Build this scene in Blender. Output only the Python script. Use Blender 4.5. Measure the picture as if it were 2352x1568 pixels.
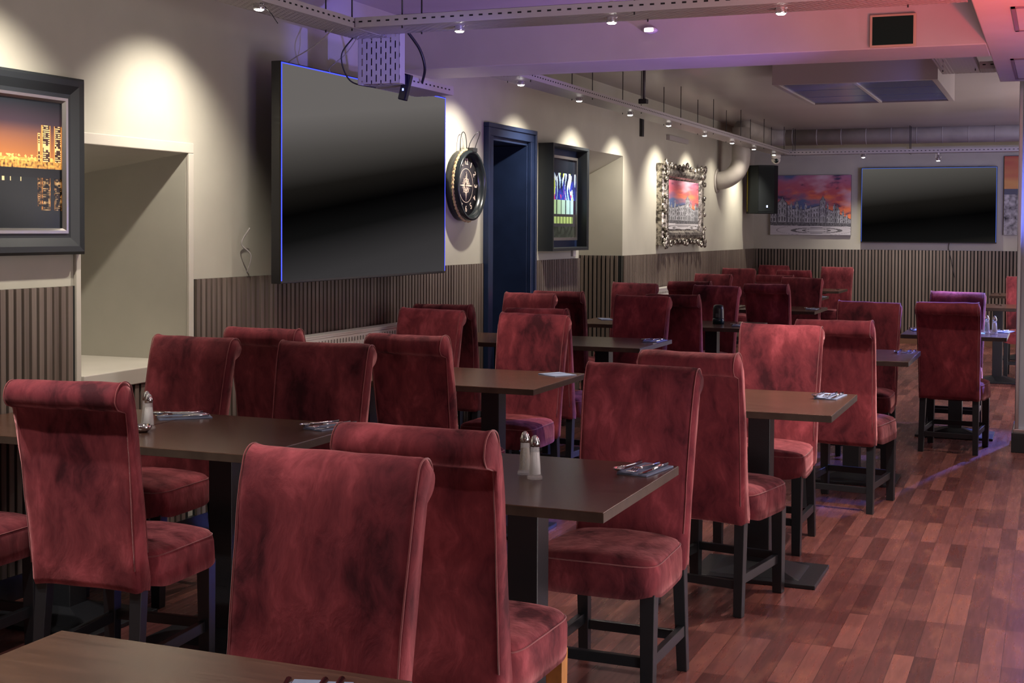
import bpy, bmesh, math, random
from mathutils import Vector, Matrix, noise
C = bpy.context.scene.collection
PI = math.pi
for o in list(bpy.data.objects): bpy.data.objects.remove(o)

# ------------------------------------------------------------------ camera
F_PX, YAW, PITCH, ROLL, CYP, CAMH = 3080.36, math.radians(21.967), math.radians(-1.537), math.radians(.295), 609.17, 1.5
cy_, sy_ = math.cos(YAW), math.sin(YAW)
fwd = Vector((-sy_*math.cos(PITCH), cy_*math.cos(PITCH), math.sin(PITCH)))
r0 = Vector((cy_, sy_, 0)); u0 = r0.cross(fwd)
rgt = r0*math.cos(ROLL)+u0*math.sin(ROLL); up = -r0*math.sin(ROLL)+u0*math.cos(ROLL)
cam = bpy.data.cameras.new('camera'); co = bpy.data.objects.new('camera', cam); C.objects.link(co)
m = Matrix.Identity(4)
for i in range(3):
    m[i][0], m[i][1], m[i][2] = rgt[i], up[i], -fwd[i]
m[0][3], m[1][3], m[2][3] = 0, 0, CAMH
co.matrix_world = m
cam.sensor_width = 36; cam.sensor_fit = 'HORIZONTAL'; cam.lens = F_PX/2352*36
cam.shift_y = -(784-CYP)/2352
cam.clip_start = .05; cam.clip_end = 100
bpy.context.scene.camera = co

# ------------------------------------------------------------------ world, exposure, lights
sc = bpy.context.scene
sc.view_settings.view_transform = 'Standard'; sc.view_settings.look = 'None'
sc.view_settings.gamma = 1; sc.view_settings.use_curve_mapping = False
sc.view_settings.exposure = 0.22
w = bpy.data.worlds.new('world'); sc.world = w; w.use_nodes = True
w.node_tree.nodes['Background'].inputs[0].default_value = (.5, .45, .5, 1)
w.node_tree.nodes['Background'].inputs[1].default_value = .05

LK = 3.2
def look(o, tgt):
    d = Vector(tgt)-o.location
    o.rotation_euler = d.to_track_quat('-Z', 'Y').to_euler()
def light(name, typ, loc, tgt, energy, col, **k):
    l = bpy.data.lights.new(name, typ); o = bpy.data.objects.new(name, l); C.objects.link(o)
    o.location = loc; look(o, tgt); l.energy = energy*LK; l.color = col
    for a, b in k.items(): setattr(l, a, b)
    return o
# unseen fill panels added behind the camera and over the bar on the right
light('unseen_fill_panel', 'AREA', (1.6, -1.2, 2.8), (1.2, -1.0, 0), 22, (1, .90, .86), shape='RECTANGLE', size=4, size_y=2.5)
light('unseen_fill_panel', 'AREA', (2.6, 6.0, 2.8), (2.2, 6.0, 0), 80, (1, .88, .88), shape='RECTANGLE', size=2.4, size_y=6)
light('unseen_fill_panel', 'AREA', (2.4, 13.5, 2.8), (2.2, 13.5, 0), 80, (.95, .85, .95), shape='RECTANGLE', size=2.4, size_y=6)
# coloured effect lights of the bar, on the right outside the frame
light('violet_effect_light', 'SPOT', (.35, 7.0, .9), (-3.0, 7.75, 2.5), 75, (.34, .20, 1), spot_size=math.radians(46), spot_blend=1, shadow_soft_size=.08)
light('magenta_effect_light', 'SPOT', (.75, 6.9, .9), (-.6, 7.7, 2.5), 13, (1, .30, .50), spot_size=math.radians(80), spot_blend=1, shadow_soft_size=.1)
light('violet_effect_light', 'SPOT', (.5, 2.4, .9), (-3.0, 6.3, 2.5), 34, (.34, .22, 1), spot_size=math.radians(26), spot_blend=1, shadow_soft_size=.08)
light('magenta_effect_light', 'SPOT', (.5, 2.6, .8), (-.9, 6.3, 2.6), 22, (1, .42, .55), spot_size=math.radians(50), spot_blend=1, shadow_soft_size=.1)
light('red_effect_light', 'SPOT', (.9, 4.9, 1.0), (.2, 5.9, 2.5), 115, (1, .05, .05), spot_size=math.radians(70), spot_blend=1, shadow_soft_size=.1)
light('blue_effect_light', 'SPOT', (.15, 11.7, 2.4), (-1.05, 9.3, 0), 230, (.17, .22, 1), spot_size=math.radians(54), spot_blend=.45, shadow_soft_size=.03)
light('blue_effect_light', 'SPOT', (.4, 11.2, 1.9), (-2.4, 11.0, .6), 16, (.12, .18, 1), spot_size=math.radians(46), spot_blend=.8, shadow_soft_size=.03)
light('blue_effect_light', 'SPOT', (.6, 9.2, 1.2), (-1.0, 11.3, 2.6), 95, (.20, .24, 1), spot_size=math.radians(50), spot_blend=1, shadow_soft_size=.05)
light('unseen_ceiling_uplight', 'AREA', (2.4, 13.5, 1.1), (1.6, 13.5, 2.85), 55, (1, .88, .84), shape='RECTANGLE', size=2, size_y=7)  # unseen uplights added to brighten the ceiling
light('unseen_ceiling_uplight', 'AREA', (2.0, 3.5, 1.1), (1.2, 3.5, 2.85), 36, (1, .90, .88), shape='RECTANGLE', size=1.5, size_y=6)
light('blue_effect_light', 'SPOT', (1.2, 13.6, 1.6), (-1.5, 18.5, 2.5), 60, (.24, .28, 1), spot_size=math.radians(44), spot_blend=1, shadow_soft_size=.05)
light('blue_effect_light', 'SPOT', (.6, 5.0, 1.5), (-4.1, 9.20, 1.75), 20, (.10, .16, 1), spot_size=math.radians(5), spot_blend=.8, shadow_soft_size=.05)

light('blue_effect_light', 'SPOT', (.4, 4.3, 1.5), (-3.2, 6.35, 2.42), 170, (.22, .18, 1), spot_size=math.radians(11), spot_blend=1, shadow_soft_size=.03)
# ------------------------------------------------------------------ materials
def mat(name, col=(.5,.5,.5), rough=.5, metal=0, spec=.5, emis=None, es=0, coat=0, sheen=0, trans=0, alpha=1):
    M = bpy.data.materials.new(name); M.use_nodes = True
    b = M.node_tree.nodes['Principled BSDF']
    b.inputs['Base Color'].default_value = (*col, 1); b.inputs['Roughness'].default_value = rough
    b.inputs['Metallic'].default_value = metal; b.inputs['Specular IOR Level'].default_value = spec
    b.inputs['Coat Weight'].default_value = coat; b.inputs['Sheen Weight'].default_value = sheen
    b.inputs['Transmission Weight'].default_value = trans
    if emis: b.inputs['Emission Color'].default_value = (*emis, 1); b.inputs['Emission Strength'].default_value = es
    return M
def N(M, t, **k):
    n = M.node_tree.nodes.new(t)
    for a, b in k.items():
        if a.startswith('i_'): n.inputs[a[2:].replace('_', ' ')].default_value = b
        else: setattr(n, a, b)
    return n
def L(M, a, b): M.node_tree.links.new(a, b)
def P(M): return M.node_tree.nodes['Principled BSDF']
def ramp(M, fac, stops):
    r = N(M, 'ShaderNodeValToRGB'); e = r.color_ramp.elements
    while len(e) < len(stops): e.new(.5)
    for i, (p, c) in enumerate(stops): e[i].position = p; e[i].color = (*c, 1)
    L(M, fac, r.inputs[0]); return r.outputs[0]
def mapping(M, coord, scale=(1,1,1), rot=(0,0,0), loc=None):
    mp = N(M, 'ShaderNodeMapping'); mp.inputs['Scale'].default_value = scale; mp.inputs['Rotation'].default_value = rot
    L(M, coord, mp.inputs[0])
    if loc is not None: L(M, loc, mp.inputs['Location'])
    return mp.outputs[0]
def noise_t(M, vec, scale, detail=3, rough=.5, dist=0):
    n = N(M, 'ShaderNodeTexNoise'); n.inputs['Scale'].default_value = scale; n.inputs['Detail'].default_value = detail
    n.inputs['Roughness'].default_value = rough; n.inputs['Distortion'].default_value = dist
    L(M, vec, n.inputs['Vector']); return n.outputs['Fac']
def bump(M, h, strength, dist=.01):
    b = N(M, 'ShaderNodeBump'); b.inputs['Strength'].default_value = strength; b.inputs['Distance'].default_value = dist
    L(M, h, b.inputs['Height']); L(M, b.outputs[0], P(M).inputs['Normal'])
def coord(M, which='Object'): return N(M, 'ShaderNodeTexCoord').outputs[which]

def paint(name, col, rough=.6, var=.06, sc_=3, bmp=.05, spec=.4):
    M = mat(name, col, rough, spec=spec)
    f = noise_t(M, coord(M), sc_, 4)
    c = ramp(M, f, [(.3, tuple(x*(1-var) for x in col)), (.7, tuple(min(1, x*(1+var)) for x in col))])
    L(M, c, P(M).inputs['Base Color'])
    f2 = noise_t(M, coord(M), 60, 3); bump(M, f2, bmp, .004)
    return M
wallM = paint('greige_wall_paint', (.455, .44, .375), .62)
trimM = paint('painted_wood_trim', (.52, .49, .43), .45)
ceilM = paint('ceiling_gloss_paint', (.36, .32, .32), .32, var=.1, sc_=.8, bmp=.12, spec=.5)
beamM = paint('beam_paint', (.50, .47, .48), .55)
def velvet():
    M = mat('red_velvet', (.3, .03, .035), .8, spec=.2, sheen=.75)
    b = P(M); b.inputs['Sheen Roughness'].default_value = .42; b.inputs['Sheen Tint'].default_value = (1, .42, .43, 1)
    rnd = N(M, 'ShaderNodeObjectInfo').outputs['Random']
    mul = N(M, 'ShaderNodeVectorMath', operation='SCALE'); mul.inputs[0].default_value = (37, 61, 17); L(M, rnd, mul.inputs['Scale'])
    tc = coord(M)
    wob = N(M, 'ShaderNodeTexNoise'); wob.inputs['Scale'].default_value = 5; wob.inputs['Detail'].default_value = 2; L(M, tc, wob.inputs['Vector'])
    wv = N(M, 'ShaderNodeVectorMath', operation='MULTIPLY_ADD'); L(M, wob.outputs['Color'], wv.inputs[0]); wv.inputs[1].default_value = (.12, .12, .12); L(M, tc, wv.inputs[2])
    v = mapping(M, wv.outputs[0], (1, 1, .62), (.2, .25, .1), loc=mul.outputs[0])
    big = noise_t(M, v, 4.0, 5, .58, .25)
    v2 = mapping(M, wv.outputs[0], (1.9, 1.9, .8), (.5, .6, .3), loc=mul.outputs[0])
    fine = noise_t(M, v2, 9, 6, .62, .3)
    mx = N(M, 'ShaderNodeMix'); mx.inputs[0].default_value = .36; L(M, big, mx.inputs[2]); L(M, fine, mx.inputs[3])
    f = mx.outputs[0]
    c = ramp(M, f, [(.37, (.045, .006, .011)), (.455, (.125, .017, .026)), (.54, (.19, .028, .038)), (.66, (.38, .066, .085))])
    mr = N(M, 'ShaderNodeMapRange'); L(M, rnd, mr.inputs[0]); mr.inputs[3].default_value = .68; mr.inputs[4].default_value = 1.08
    cm = N(M, 'ShaderNodeVectorMath', operation='SCALE'); L(M, c, cm.inputs[0]); L(M, mr.outputs[0], cm.inputs['Scale'])
    L(M, cm.outputs[0], b.inputs['Base Color'])
    sw = ramp(M, f, [(.38, (.12, .12, .12)), (.50, (.55, .55, .55)), (.66, (1, 1, 1))]); L(M, sw, b.inputs['Sheen Weight'])
    bump(M, f, .35, .03)
    return M
velvetM = velvet()
def pipingM_():
    return mat('red_piping', (.20, .025, .03), .8, sheen=.4)
pipeM = pipingM_()
blackwoodM = mat('black_satin_wood', (.012, .013, .016), .35, spec=.5)
bareM = paint('bare_orange_wood', (.42, .17, .045), .5, var=.25, sc_=14)
ironM = mat('black_powder_coated_iron', (.014, .015, .018), .38, spec=.5); 
f_ = noise_t(ironM, coord(ironM), 180, 2); bump(ironM, f_, .25, .002)
def woodtop():
    M = mat('dark_walnut_laminate', (.08, .04, .03), .26, spec=.55)
    v = mapping(M, coord(M), (1.2, 14, 14)); f = noise_t(M, v, 5, 6, .6, .6)
    c = ramp(M, f, [(.3, (.045, .021, .014)), (.55, (.085, .042, .028)), (.75, (.12, .062, .04))])
    L(M, c, P(M).inputs['Base Color'])
    bump(M, f, .04, .002)
    return M
topM = woodtop()
edgeM = paint('table_edge_band', (.05, .034, .026), .4, var=.2, sc_=20)
def floor_m():
    M = mat('strip_parquet', (.2, .08, .06), .3, spec=.5)
    sep = N(M, 'ShaderNodeSeparateXYZ'); L(M, coord(M), sep.inputs[0])
    cb = N(M, 'ShaderNodeCombineXYZ'); L(M, sep.outputs['Y'], cb.inputs['X']); L(M, sep.outputs['X'], cb.inputs['Y'])
    br = N(M, 'ShaderNodeTexBrick'); br.offset = .37; br.offset_frequency = 1; br.squash = 1
    L(M, cb.outputs[0], br.inputs['Vector'])
    for k, v in dict(Scale=1).items(): br.inputs[k].default_value = v
    br.inputs['Brick Width'].default_value = .46; br.inputs['Row Height'].default_value = .072
    br.inputs['Mortar Size'].default_value = .0008; br.inputs['Mortar Smooth'].default_value = .2; br.inputs['Bias'].default_value = 0
    br.inputs['Color1'].default_value = (0, 0, 0, 1); br.inputs['Color2'].default_value = (1, 1, 1, 1); br.inputs['Mortar'].default_value = (.3, .3, .3, 1)
    pl = ramp(M, br.outputs['Color'], [(0, (.075, .024, .023)), (.4, (.125, .043, .040)), (.75, (.17, .060, .054)), (1, (.22, .080, .066))])
    v = mapping(M, coord(M), (16, 1.6, 1)); g = noise_t(M, v, 3, 3, .5, .1)
    gr = ramp(M, g, [(.3, (.74, .68, .66)), (.5, (.95, .95, .95)), (.7, (1.12, 1.05, .98))])
    mx = N(M, 'ShaderNodeMix', data_type='RGBA', blend_type='MULTIPLY'); mx.inputs[0].default_value = 1
    L(M, pl, mx.inputs[6]); L(M, gr, mx.inputs[7])
    mv = mapping(M, coord(M), (5, 2.0, 1)); kn = noise_t(M, mv, 1.6, 5, .65, .4)
    kr = ramp(M, kn, [(.52, (0, 0, 0)), (.76, (.34, .34, .34))])
    mx2 = N(M, 'ShaderNodeMix', data_type='RGBA'); L(M, kr, mx2.inputs[0]); L(M, mx.outputs[2], mx2.inputs[6]); mx2.inputs[7].default_value = (.42, .16, .10, 1)
    mo = N(M, 'ShaderNodeMix', data_type='RGBA'); L(M, br.outputs['Fac'], mo.inputs[0]); L(M, mx2.outputs[2], mo.inputs[6]); mo.inputs[7].default_value = (.03, .012, .01, 1)
    L(M, mo.outputs[2], P(M).inputs['Base Color'])
    r = ramp(M, g, [(.3, (.36, .36, .36)), (.7, (.24, .24, .24))]); L(M, r, P(M).inputs['Roughness'])
    bump(M, g, .02, .002)
    return M
floorM = floor_m()
def slat_m():
    M = mat('grey_walnut_slats', (.2, .16, .14), .5)
    v = mapping(M, coord(M), (45, 45, 1.6)); f = noise_t(M, v, 1.3, 5, .6, .8)
    v2 = mapping(M, coord(M), (22, 22, .01)); f2 = noise_t(M, v2, 1, 0)
    mx = N(M, 'ShaderNodeMix'); mx.inputs[0].default_value = .5; L(M, f, mx.inputs[2]); L(M, f2, mx.inputs[3])
    c = ramp(M, mx.outputs[0], [(.3, (.105, .080, .066)), (.5, (.165, .130, .110)), (.7, (.22, .178, .150))])
    L(M, c, P(M).inputs['Base Color']); bump(M, f, .1, .002); return M
slatM = slat_m()
feltM = mat('black_acoustic_felt', (.008, .009, .009), .95)
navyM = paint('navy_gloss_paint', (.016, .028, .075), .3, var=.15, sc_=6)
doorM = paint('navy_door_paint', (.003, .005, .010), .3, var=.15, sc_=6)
blackM = mat('black_plastic', (.012, .012, .014), .35)
frameM = mat('black_painted_frame', (.018, .022, .026), .38)
silverM = mat('brushed_silver', (.55, .53, .52), .32, metal=1)
def ornate_m():
    M = mat('antique_silver_leaf', (.5, .47, .42), .3, metal=.9)
    f = noise_t(M, coord(M), 26, 4, .6); c = ramp(M, f, [(.4, (.10, .09, .08)), (.6, (.66, .62, .55))]); L(M, c, P(M).inputs['Base Color'])
    bump(M, f, .6, .01); return M
ornateM = ornate_m()
steelM = mat('polished_steel', (.72, .72, .74), .12, metal=1)
chromeM = mat('chrome', (.8, .8, .82), .08, metal=1)
whiteM = mat('white_enamel', (.72, .70, .66), .35)
napkinM = paint('blue_grey_paper_napkin', (.22, .26, .38), .8, var=.1, sc_=20)
whitenapM = paint('mint_paper_card', (.35, .62, .55), .8)
glassM = mat('clear_glass', (1, 1, 1), .03, spec=.9); P(glassM).inputs['Alpha'].default_value = .22
saltM = mat('salt', (.85, .83, .82), .9); pepperM = paint('pepper', (.24, .18, .11), .9, var=.5, sc_=400)
screenlitM = None
def tray_m(name, col, long_axis, pitch, row, size):
    """painted steel with staggered punched slots"""
    M = mat(name, col, .4)
    sep = N(M, 'ShaderNodeSeparateXYZ'); L(M, coord(M), sep.inputs[0])
    cb = N(M, 'ShaderNodeCombineXYZ')
    a, b = long_axis
    L(M, sep.outputs[a], cb.inputs['X']); L(M, sep.outputs[b], cb.inputs['Y'])
    br = N(M, 'ShaderNodeTexBrick'); br.offset = .5; br.offset_frequency = 2
    L(M, cb.outputs[0], br.inputs['Vector']); br.inputs['Scale'].default_value = 1
    br.inputs['Brick Width'].default_value = pitch; br.inputs['Row Height'].default_value = row
    br.inputs['Mortar Size'].default_value = size; br.inputs['Mortar Smooth'].default_value = .05
    inv = N(M, 'ShaderNodeMath', operation='SUBTRACT'); inv.inputs[0].default_value = 1
    L(M, br.outputs['Fac'], P(M).inputs['Alpha'])
    return M
trayC = (.42, .39, .40)
trayYM = tray_m('slotted_tray_steel', trayC, ('Y', 'X'), .040, .0215, .0066)
trayXM = tray_m('slotted_tray_steel', trayC, ('X', 'Y'), .040, .0215, .0066)
trayVM = tray_m('slotted_tray_steel', trayC, ('Z', 'X'), .058, .0280, .0105)
trayM = mat('painted_tray_steel', trayC, .4)
darkM = mat('dark_slot', (.01, .01, .01), .9)
lampM = mat('lit_lamp_lens', (1, 1, 1), .3, emis=(1, .96, .90), es=26)
blueledM = mat('lit_blue_edge', (.02, .02, .1), .3, emis=(.05, .08, 1), es=1.3)
whiteledM = mat('lit_screen_edge', (.1, .1, .1), .3, emis=(.5, .7, .6), es=1.2)
def screen_m(name, axis, a, b, z0, z1, stops):  # the grey reflection on the screen is painted as an emission gradient
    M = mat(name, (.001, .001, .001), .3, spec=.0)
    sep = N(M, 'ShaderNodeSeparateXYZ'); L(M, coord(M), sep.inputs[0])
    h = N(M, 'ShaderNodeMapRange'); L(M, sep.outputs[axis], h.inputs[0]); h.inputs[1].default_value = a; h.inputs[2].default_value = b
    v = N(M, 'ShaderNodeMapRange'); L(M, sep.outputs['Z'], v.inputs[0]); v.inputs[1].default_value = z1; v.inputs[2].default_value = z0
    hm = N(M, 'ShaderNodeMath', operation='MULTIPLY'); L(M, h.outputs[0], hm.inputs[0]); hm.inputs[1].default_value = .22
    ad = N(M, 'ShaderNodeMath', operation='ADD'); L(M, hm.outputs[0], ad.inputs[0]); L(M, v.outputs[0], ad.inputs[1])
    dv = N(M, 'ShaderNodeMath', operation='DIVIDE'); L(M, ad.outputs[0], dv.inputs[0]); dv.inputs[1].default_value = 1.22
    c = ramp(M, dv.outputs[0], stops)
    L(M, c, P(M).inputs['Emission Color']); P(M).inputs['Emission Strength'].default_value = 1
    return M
def attr_m(name, rough=.5, emis=0, spec=.3):
    M = mat(name, (1, 1, 1), rough, spec=spec)
    a = N(M, 'ShaderNodeAttribute'); a.attribute_name = 'Col'
    L(M, a.outputs['Color'], P(M).inputs['Base Color'])
    return M
printM = attr_m('printed_canvas', .6); glossprintM = attr_m('print_behind_glass', .15, spec=.16)

# ------------------------------------------------------------------ mesh helpers
class MB:
    def __init__(s): s.v = []; s.f = []; s.mi = []; s.smooth = []
    def add(s, vs, fs, mi=0, smooth=False):
        o = len(s.v); s.v += [tuple(v) for v in vs]
        for f in fs: s.f.append(tuple(i+o for i in f)); s.mi.append(mi); s.smooth.append(smooth)
        return s
    def box(s, x0, x1, y0, y1, z0, z1, mi=0, M=None):
        vs = [Vector((x, y, z)) for z in (z0, z1) for y in (y0, y1) for x in (x0, x1)]
        if M: vs = [M @ v for v in vs]
        return s.add(vs, [(0, 2, 3, 1), (4, 5, 7, 6), (0, 1, 5, 4), (2, 6, 7, 3), (0, 4, 6, 2), (1, 3, 7, 5)], mi)
    def tube(s, pts, r, n=8, mi=0, caps=True, closed=False):
        pts = [Vector(p) for p in pts]; R = r if isinstance(r, (list, tuple)) else [r]*len(pts)
        rings = []; prev = None; K = len(pts)
        for i, p in enumerate(pts):
            if closed: t = pts[(i+1) % K]-pts[i-1]
            else: t = (pts[min(i+1, K-1)]-pts[max(i-1, 0)])
            t.normalize()
            if prev is None: a = t.orthogonal().normalized()
            else:
                a = prev-t*prev.dot(t)
                a = a.normalized() if a.length > 1e-6 else t.orthogonal().normalized()
            prev = a; b = t.cross(a)
            rings.append([p+(a*math.cos(2*PI*k/n)+b*math.sin(2*PI*k/n))*R[i] for k in range(n)])
        vs = [v for r_ in rings for v in r_]; fs = []
        for i in range(K if closed else K-1):
            j = (i+1) % K
            for k in range(n): fs.append((i*n+k, i*n+(k+1) % n, j*n+(k+1) % n, j*n+k))
        if caps and not closed: fs += [tuple(range(n))[::-1], tuple((K-1)*n+k for k in range(n))]
        return s.add(vs, fs, mi, True)
    def lathe(s, prof, n=24, M=None, mi=0, smooth=True):
        vs = [Vector((r*math.cos(2*PI*k/n), r*math.sin(2*PI*k/n), z)) for r, z in prof for k in range(n)]
        if M: vs = [M @ v for v in vs]
        fs = [(i*n+k, i*n+(k+1) % n, (i+1)*n+(k+1) % n, (i+1)*n+k) for i in range(len(prof)-1) for k in range(n)]
        fs += [tuple(range(n))[::-1], tuple((len(prof)-1)*n+k for k in range(n))]
        return s.add(vs, fs, mi, smooth)
    def build(s, name, mats, parent=None, bevel=0, loc=None):
        me = bpy.data.meshes.new(name); me.from_pydata(s.v, [], s.f)
        for M in (mats if isinstance(mats, (list, tuple)) else [mats]): me.materials.append(M)
        for i, p in enumerate(me.polygons): p.material_index = s.mi[i]; p.use_smooth = s.smooth[i]
        bm = bmesh.new(); bm.from_mesh(me); bmesh.ops.recalc_face_normals(bm, faces=bm.faces); 
        if bevel:
            bmesh.ops.bevel(bm, geom=[e for e in bm.edges if len(e.link_faces) == 2 and e.calc_face_angle() > .5], offset=bevel, segments=2, affect='EDGES', profile=.5)
        bm.to_mesh(me); bm.free(); me.update()
        o = bpy.data.objects.new(name, me); C.objects.link(o)
        if loc: o.location = loc
        if parent: o.parent = parent
        return o
def B(*a, **k): return MB().box(*a, **k)
def tag(o, label=None, cat=None, group=None, kind=None):
    if label: o['label'] = label
    if cat: o['category'] = cat
    if group: o['group'] = group
    if kind: o['kind'] = kind
    return o
def empty(name, loc=(0, 0, 0), rz=0):
    o = bpy.data.objects.new(name, None); C.objects.link(o); o.location = loc; o.rotation_euler = (0, 0, rz)
    o.empty_display_size = .05; return o
def copy_tree(o, parent=None):
    c = o.copy(); C.objects.link(c); c.parent = parent
    for ch in [x for x in bpy.data.objects if x.parent == o]: copy_tree(ch, c)
    return c
def struct(mb, name, M, **k):
    o = mb.build(name, M, **k); o['kind'] = 'structure'; return o
WX, BY, CZ = -3.87, 18.6, 2.85        # left wall plane, back wall plane, ceiling height

# ------------------------------------------------------------------ room shell
struct(B(-6, 5, -4, BY+.3, -.1, 0), 'floor', floorM)
struct(B(-6, 5, 8.14, BY+.3, CZ, CZ+.1), 'ceiling', ceilM)
struct(B(-6, 5, -4, 8.14, CZ, CZ+.1), 'ceiling_near', beamM)
# left wall with niche and door openings: boxes around the holes
N1 = (4.627, 5.399, .858, 1.857); DO = (9.143, 9.922, 0, 2.20); N2 = (11.16, 12.45, 0, 2.214)
wl = MB(); T = .75
def wall_seg(y0, y1, z0, z1): wl.box(WX-T, WX, y0, y1, z0, z1)
wall_seg(-4, N1[0], 0, CZ); wall_seg(N1[0], N1[1], 0, N1[2]-.001); wall_seg(N1[0], N1[1], N1[3]+.2, CZ); wall_seg(N1[1], DO[0], 0, CZ)
wall_seg(DO[0], DO[1], DO[3], CZ); wall_seg(DO[1], N2[0], 0, CZ); wall_seg(N2[0], N2[1], N2[3]+.2, CZ); wall_seg(N2[1], BY, 0, CZ)
# sloping soffits of the two window niches
def soffit(y0, y1, zf, zb, d, top):
    wl.add([(WX, y0, zf), (WX, y1, zf), (WX-d, y1, zb), (WX-d, y0, zb), (WX, y0, top), (WX, y1, top), (WX-d, y1, top), (WX-d, y0, top)],
           [(0, 1, 2, 3), (4, 7, 6, 5), (0, 4, 5, 1), (1, 5, 6, 2), (2, 6, 7, 3), (3, 7, 4, 0)])
soffit(N1[0], N1[1], N1[3], 1.745, T, N1[3]+.2); soffit(N2[0], N2[1], N2[3], 1.83, T, N2[3]+.2)
wl.box(WX-T-.1, WX-T, -4, BY, 0, CZ)
struct(wl, 'wall_left', wallM)
struct(B(-6, 5, BY, BY+.2, 0, CZ), 'wall_back', wallM)
struct(B(4.6, 4.8, -4, BY, 0, CZ), 'wall_right', wallM)
struct(B(-6, 5, -4.2, -4, 0, CZ), 'wall_front', wallM)
# downstand beams
struct(B(WX, -.345, 7.61, 8.14, 2.5, CZ, ), 'beam', beamM, bevel=.006)
struct(B(-.345, 5, -2, 9.55, 2.5, CZ), 'soffit', beamM, bevel=.006)
# niche trims (painted boards round the first niche)
t = MB(); t.box(WX, WX+.018, N1[0]-.015, N1[1]+.04, N1[3], N1[3]+.05); t.box(WX, WX+.018, N1[1], N1[1]+.04, 0.3, N1[3]); t.box(WX, WX+.018, N1[0]-.03, N1[0], .79, N1[3]+.05)
struct(t, 'trim_1', trimM, bevel=.004)
struct(B(WX-T, WX+.03, N1[0], N1[1], .79, N1[2]+.004), 'window_sill', trimM, bevel=.004)
# skirting
struct(B(WX, WX+.025, -4, 9.03, 0, .10).box(WX, WX+.025, 10.01, N2[0], 0, .10).box(WX, WX+.025, N2[1], BY, 0, .10), 'baseboard_left', blackM)
struct(B(WX, 4.6, BY-.035, BY, 0, .13), 'baseboard_back', paint('reddish_skirting', (.16, .08, .05), .4))

# slatted wainscot panels
def slats(name, axis, fixed, a, b, z0, z1, sgn, n0=None):
    mb = MB(); pitch = .0437; wd = .0278
    n = int((b-a)/pitch)
    if axis == 'y': mb.box(min(fixed, fixed+sgn*.009), max(fixed, fixed+sgn*.009), a, b, z0, z1, 1)
    else: mb.box(a, b, min(fixed, fixed+sgn*.009), max(fixed, fixed+sgn*.009), z0, z1, 1)
    for i in range(n):
        p = a+.006+i*pitch
        if i % 14 == 13: wdi = wd+.004
        else: wdi = wd
        lo, hi = sorted((fixed+sgn*.009, fixed+sgn*.022))
        if p+wdi > b: break
        if axis == 'y': mb.box(lo, hi, p, p+wdi, z0, z1, 0)
        else: mb.box(p, p+wdi, lo, hi, z0, z1, 0)
    o = mb.build(name, [slatM, feltM]); o['kind'] = 'structure'; return o
slats('trim_2', 'y', WX, 2.0, N1[0]-.032, .1, 1.25, 1)
slats('trim_3', 'y', WX, N1[0], N1[1], .1, .79, 1)
slats('trim_4', 'y', WX, N1[1]+.05, 9.03, .1, 1.25, 1)
slats('trim_5', 'y', WX, 10.012, N2[0]-.002, .1, 1.25, 1)
slats('trim_6', 'x', N2[1], WX-T+.02, WX-.004, .0, 1.25, -1)
slats('trim_7', 'y', WX-T, N2[0], N2[1]-.03, .0, 1.25, 1)
slats('trim_8', 'y', WX, N2[1], BY-.03, .1, 1.25, 1)
slats('trim_9', 'x', BY, WX+.03, 3.0, .13, 1.25, -1)

# navy door with architrave, set back in the wall
dr = MB()
y0, y1, zt = 9.036, 10.0, 2.27
dr.box(WX, WX+.030, y0, y0+.11, 0, 2.19); dr.box(WX, WX+.030, y1-.085, y1, 0, 2.19); dr.box(WX, WX+.030, y0, y1, 2.19, zt)
dr.box(WX, WX+.045, y0-.012, y0+.02, 0, zt-.021); dr.box(WX, WX+.045, y1-.02, y1+.012, 0, zt-.021); dr.box(WX, WX+.046, y0-.013, y1+.013, zt-.02, zt+.012)
dr.box(WX-.44, WX-.001, DO[0]+.001, DO[0]+.02, 0, 2.16); dr.box(WX-.44, WX-.001, DO[1]-.02, DO[1]-.001, 0, 2.16); dr.box(WX-.44, WX-.001, DO[0]+.001, DO[1]-.001, 2.161, 2.198)
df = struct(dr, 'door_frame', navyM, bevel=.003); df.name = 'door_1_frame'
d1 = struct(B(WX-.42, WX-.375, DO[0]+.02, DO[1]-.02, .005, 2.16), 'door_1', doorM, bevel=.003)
pn = MB()
for (a, b) in ((.15, .95), (1.08, 2.02)):
    for (c, d) in ((DO[0]+.10, DO[0]+.35), (DO[0]+.43, DO[1]-.10)):
        pn.box(WX-.375, WX-.368, c, d, a, b)
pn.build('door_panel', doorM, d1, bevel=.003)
kb = MB(); kb.lathe([(.012, 0), (.012, .03), (.026, .045), (.026, .06), (.012, .07)], 16, Matrix.Translation((WX-.375, DO[1]-.10, 1.03)) @ Matrix.Rotation(PI/2, 4, 'Y'))
kb.build('door_knob', chromeM, d1)

# pillar at the right
pl = struct(B(-.205, .6, 9.74, 10.3, .155, CZ), 'pillar', paint('grey_blue_pillar_paint', (.34, .36, .42), .45), bevel=.004)
B(-.225, -.20, 9.715, 9.76, .155, CZ).build('corner_strip', mat('aluminium', (.6, .6, .62), .3, metal=1), pl, bevel=.004)
B(-.245, .6, 9.70, 10.32, 0, .135).build('plinth', frameM, pl, bevel=.004)
B(-.235, .6, 9.71, 10.31, .135, .158).build('plinth_cap', mat('aluminium', (.6, .6, .62), .3, metal=1), pl, bevel=.003)

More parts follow.
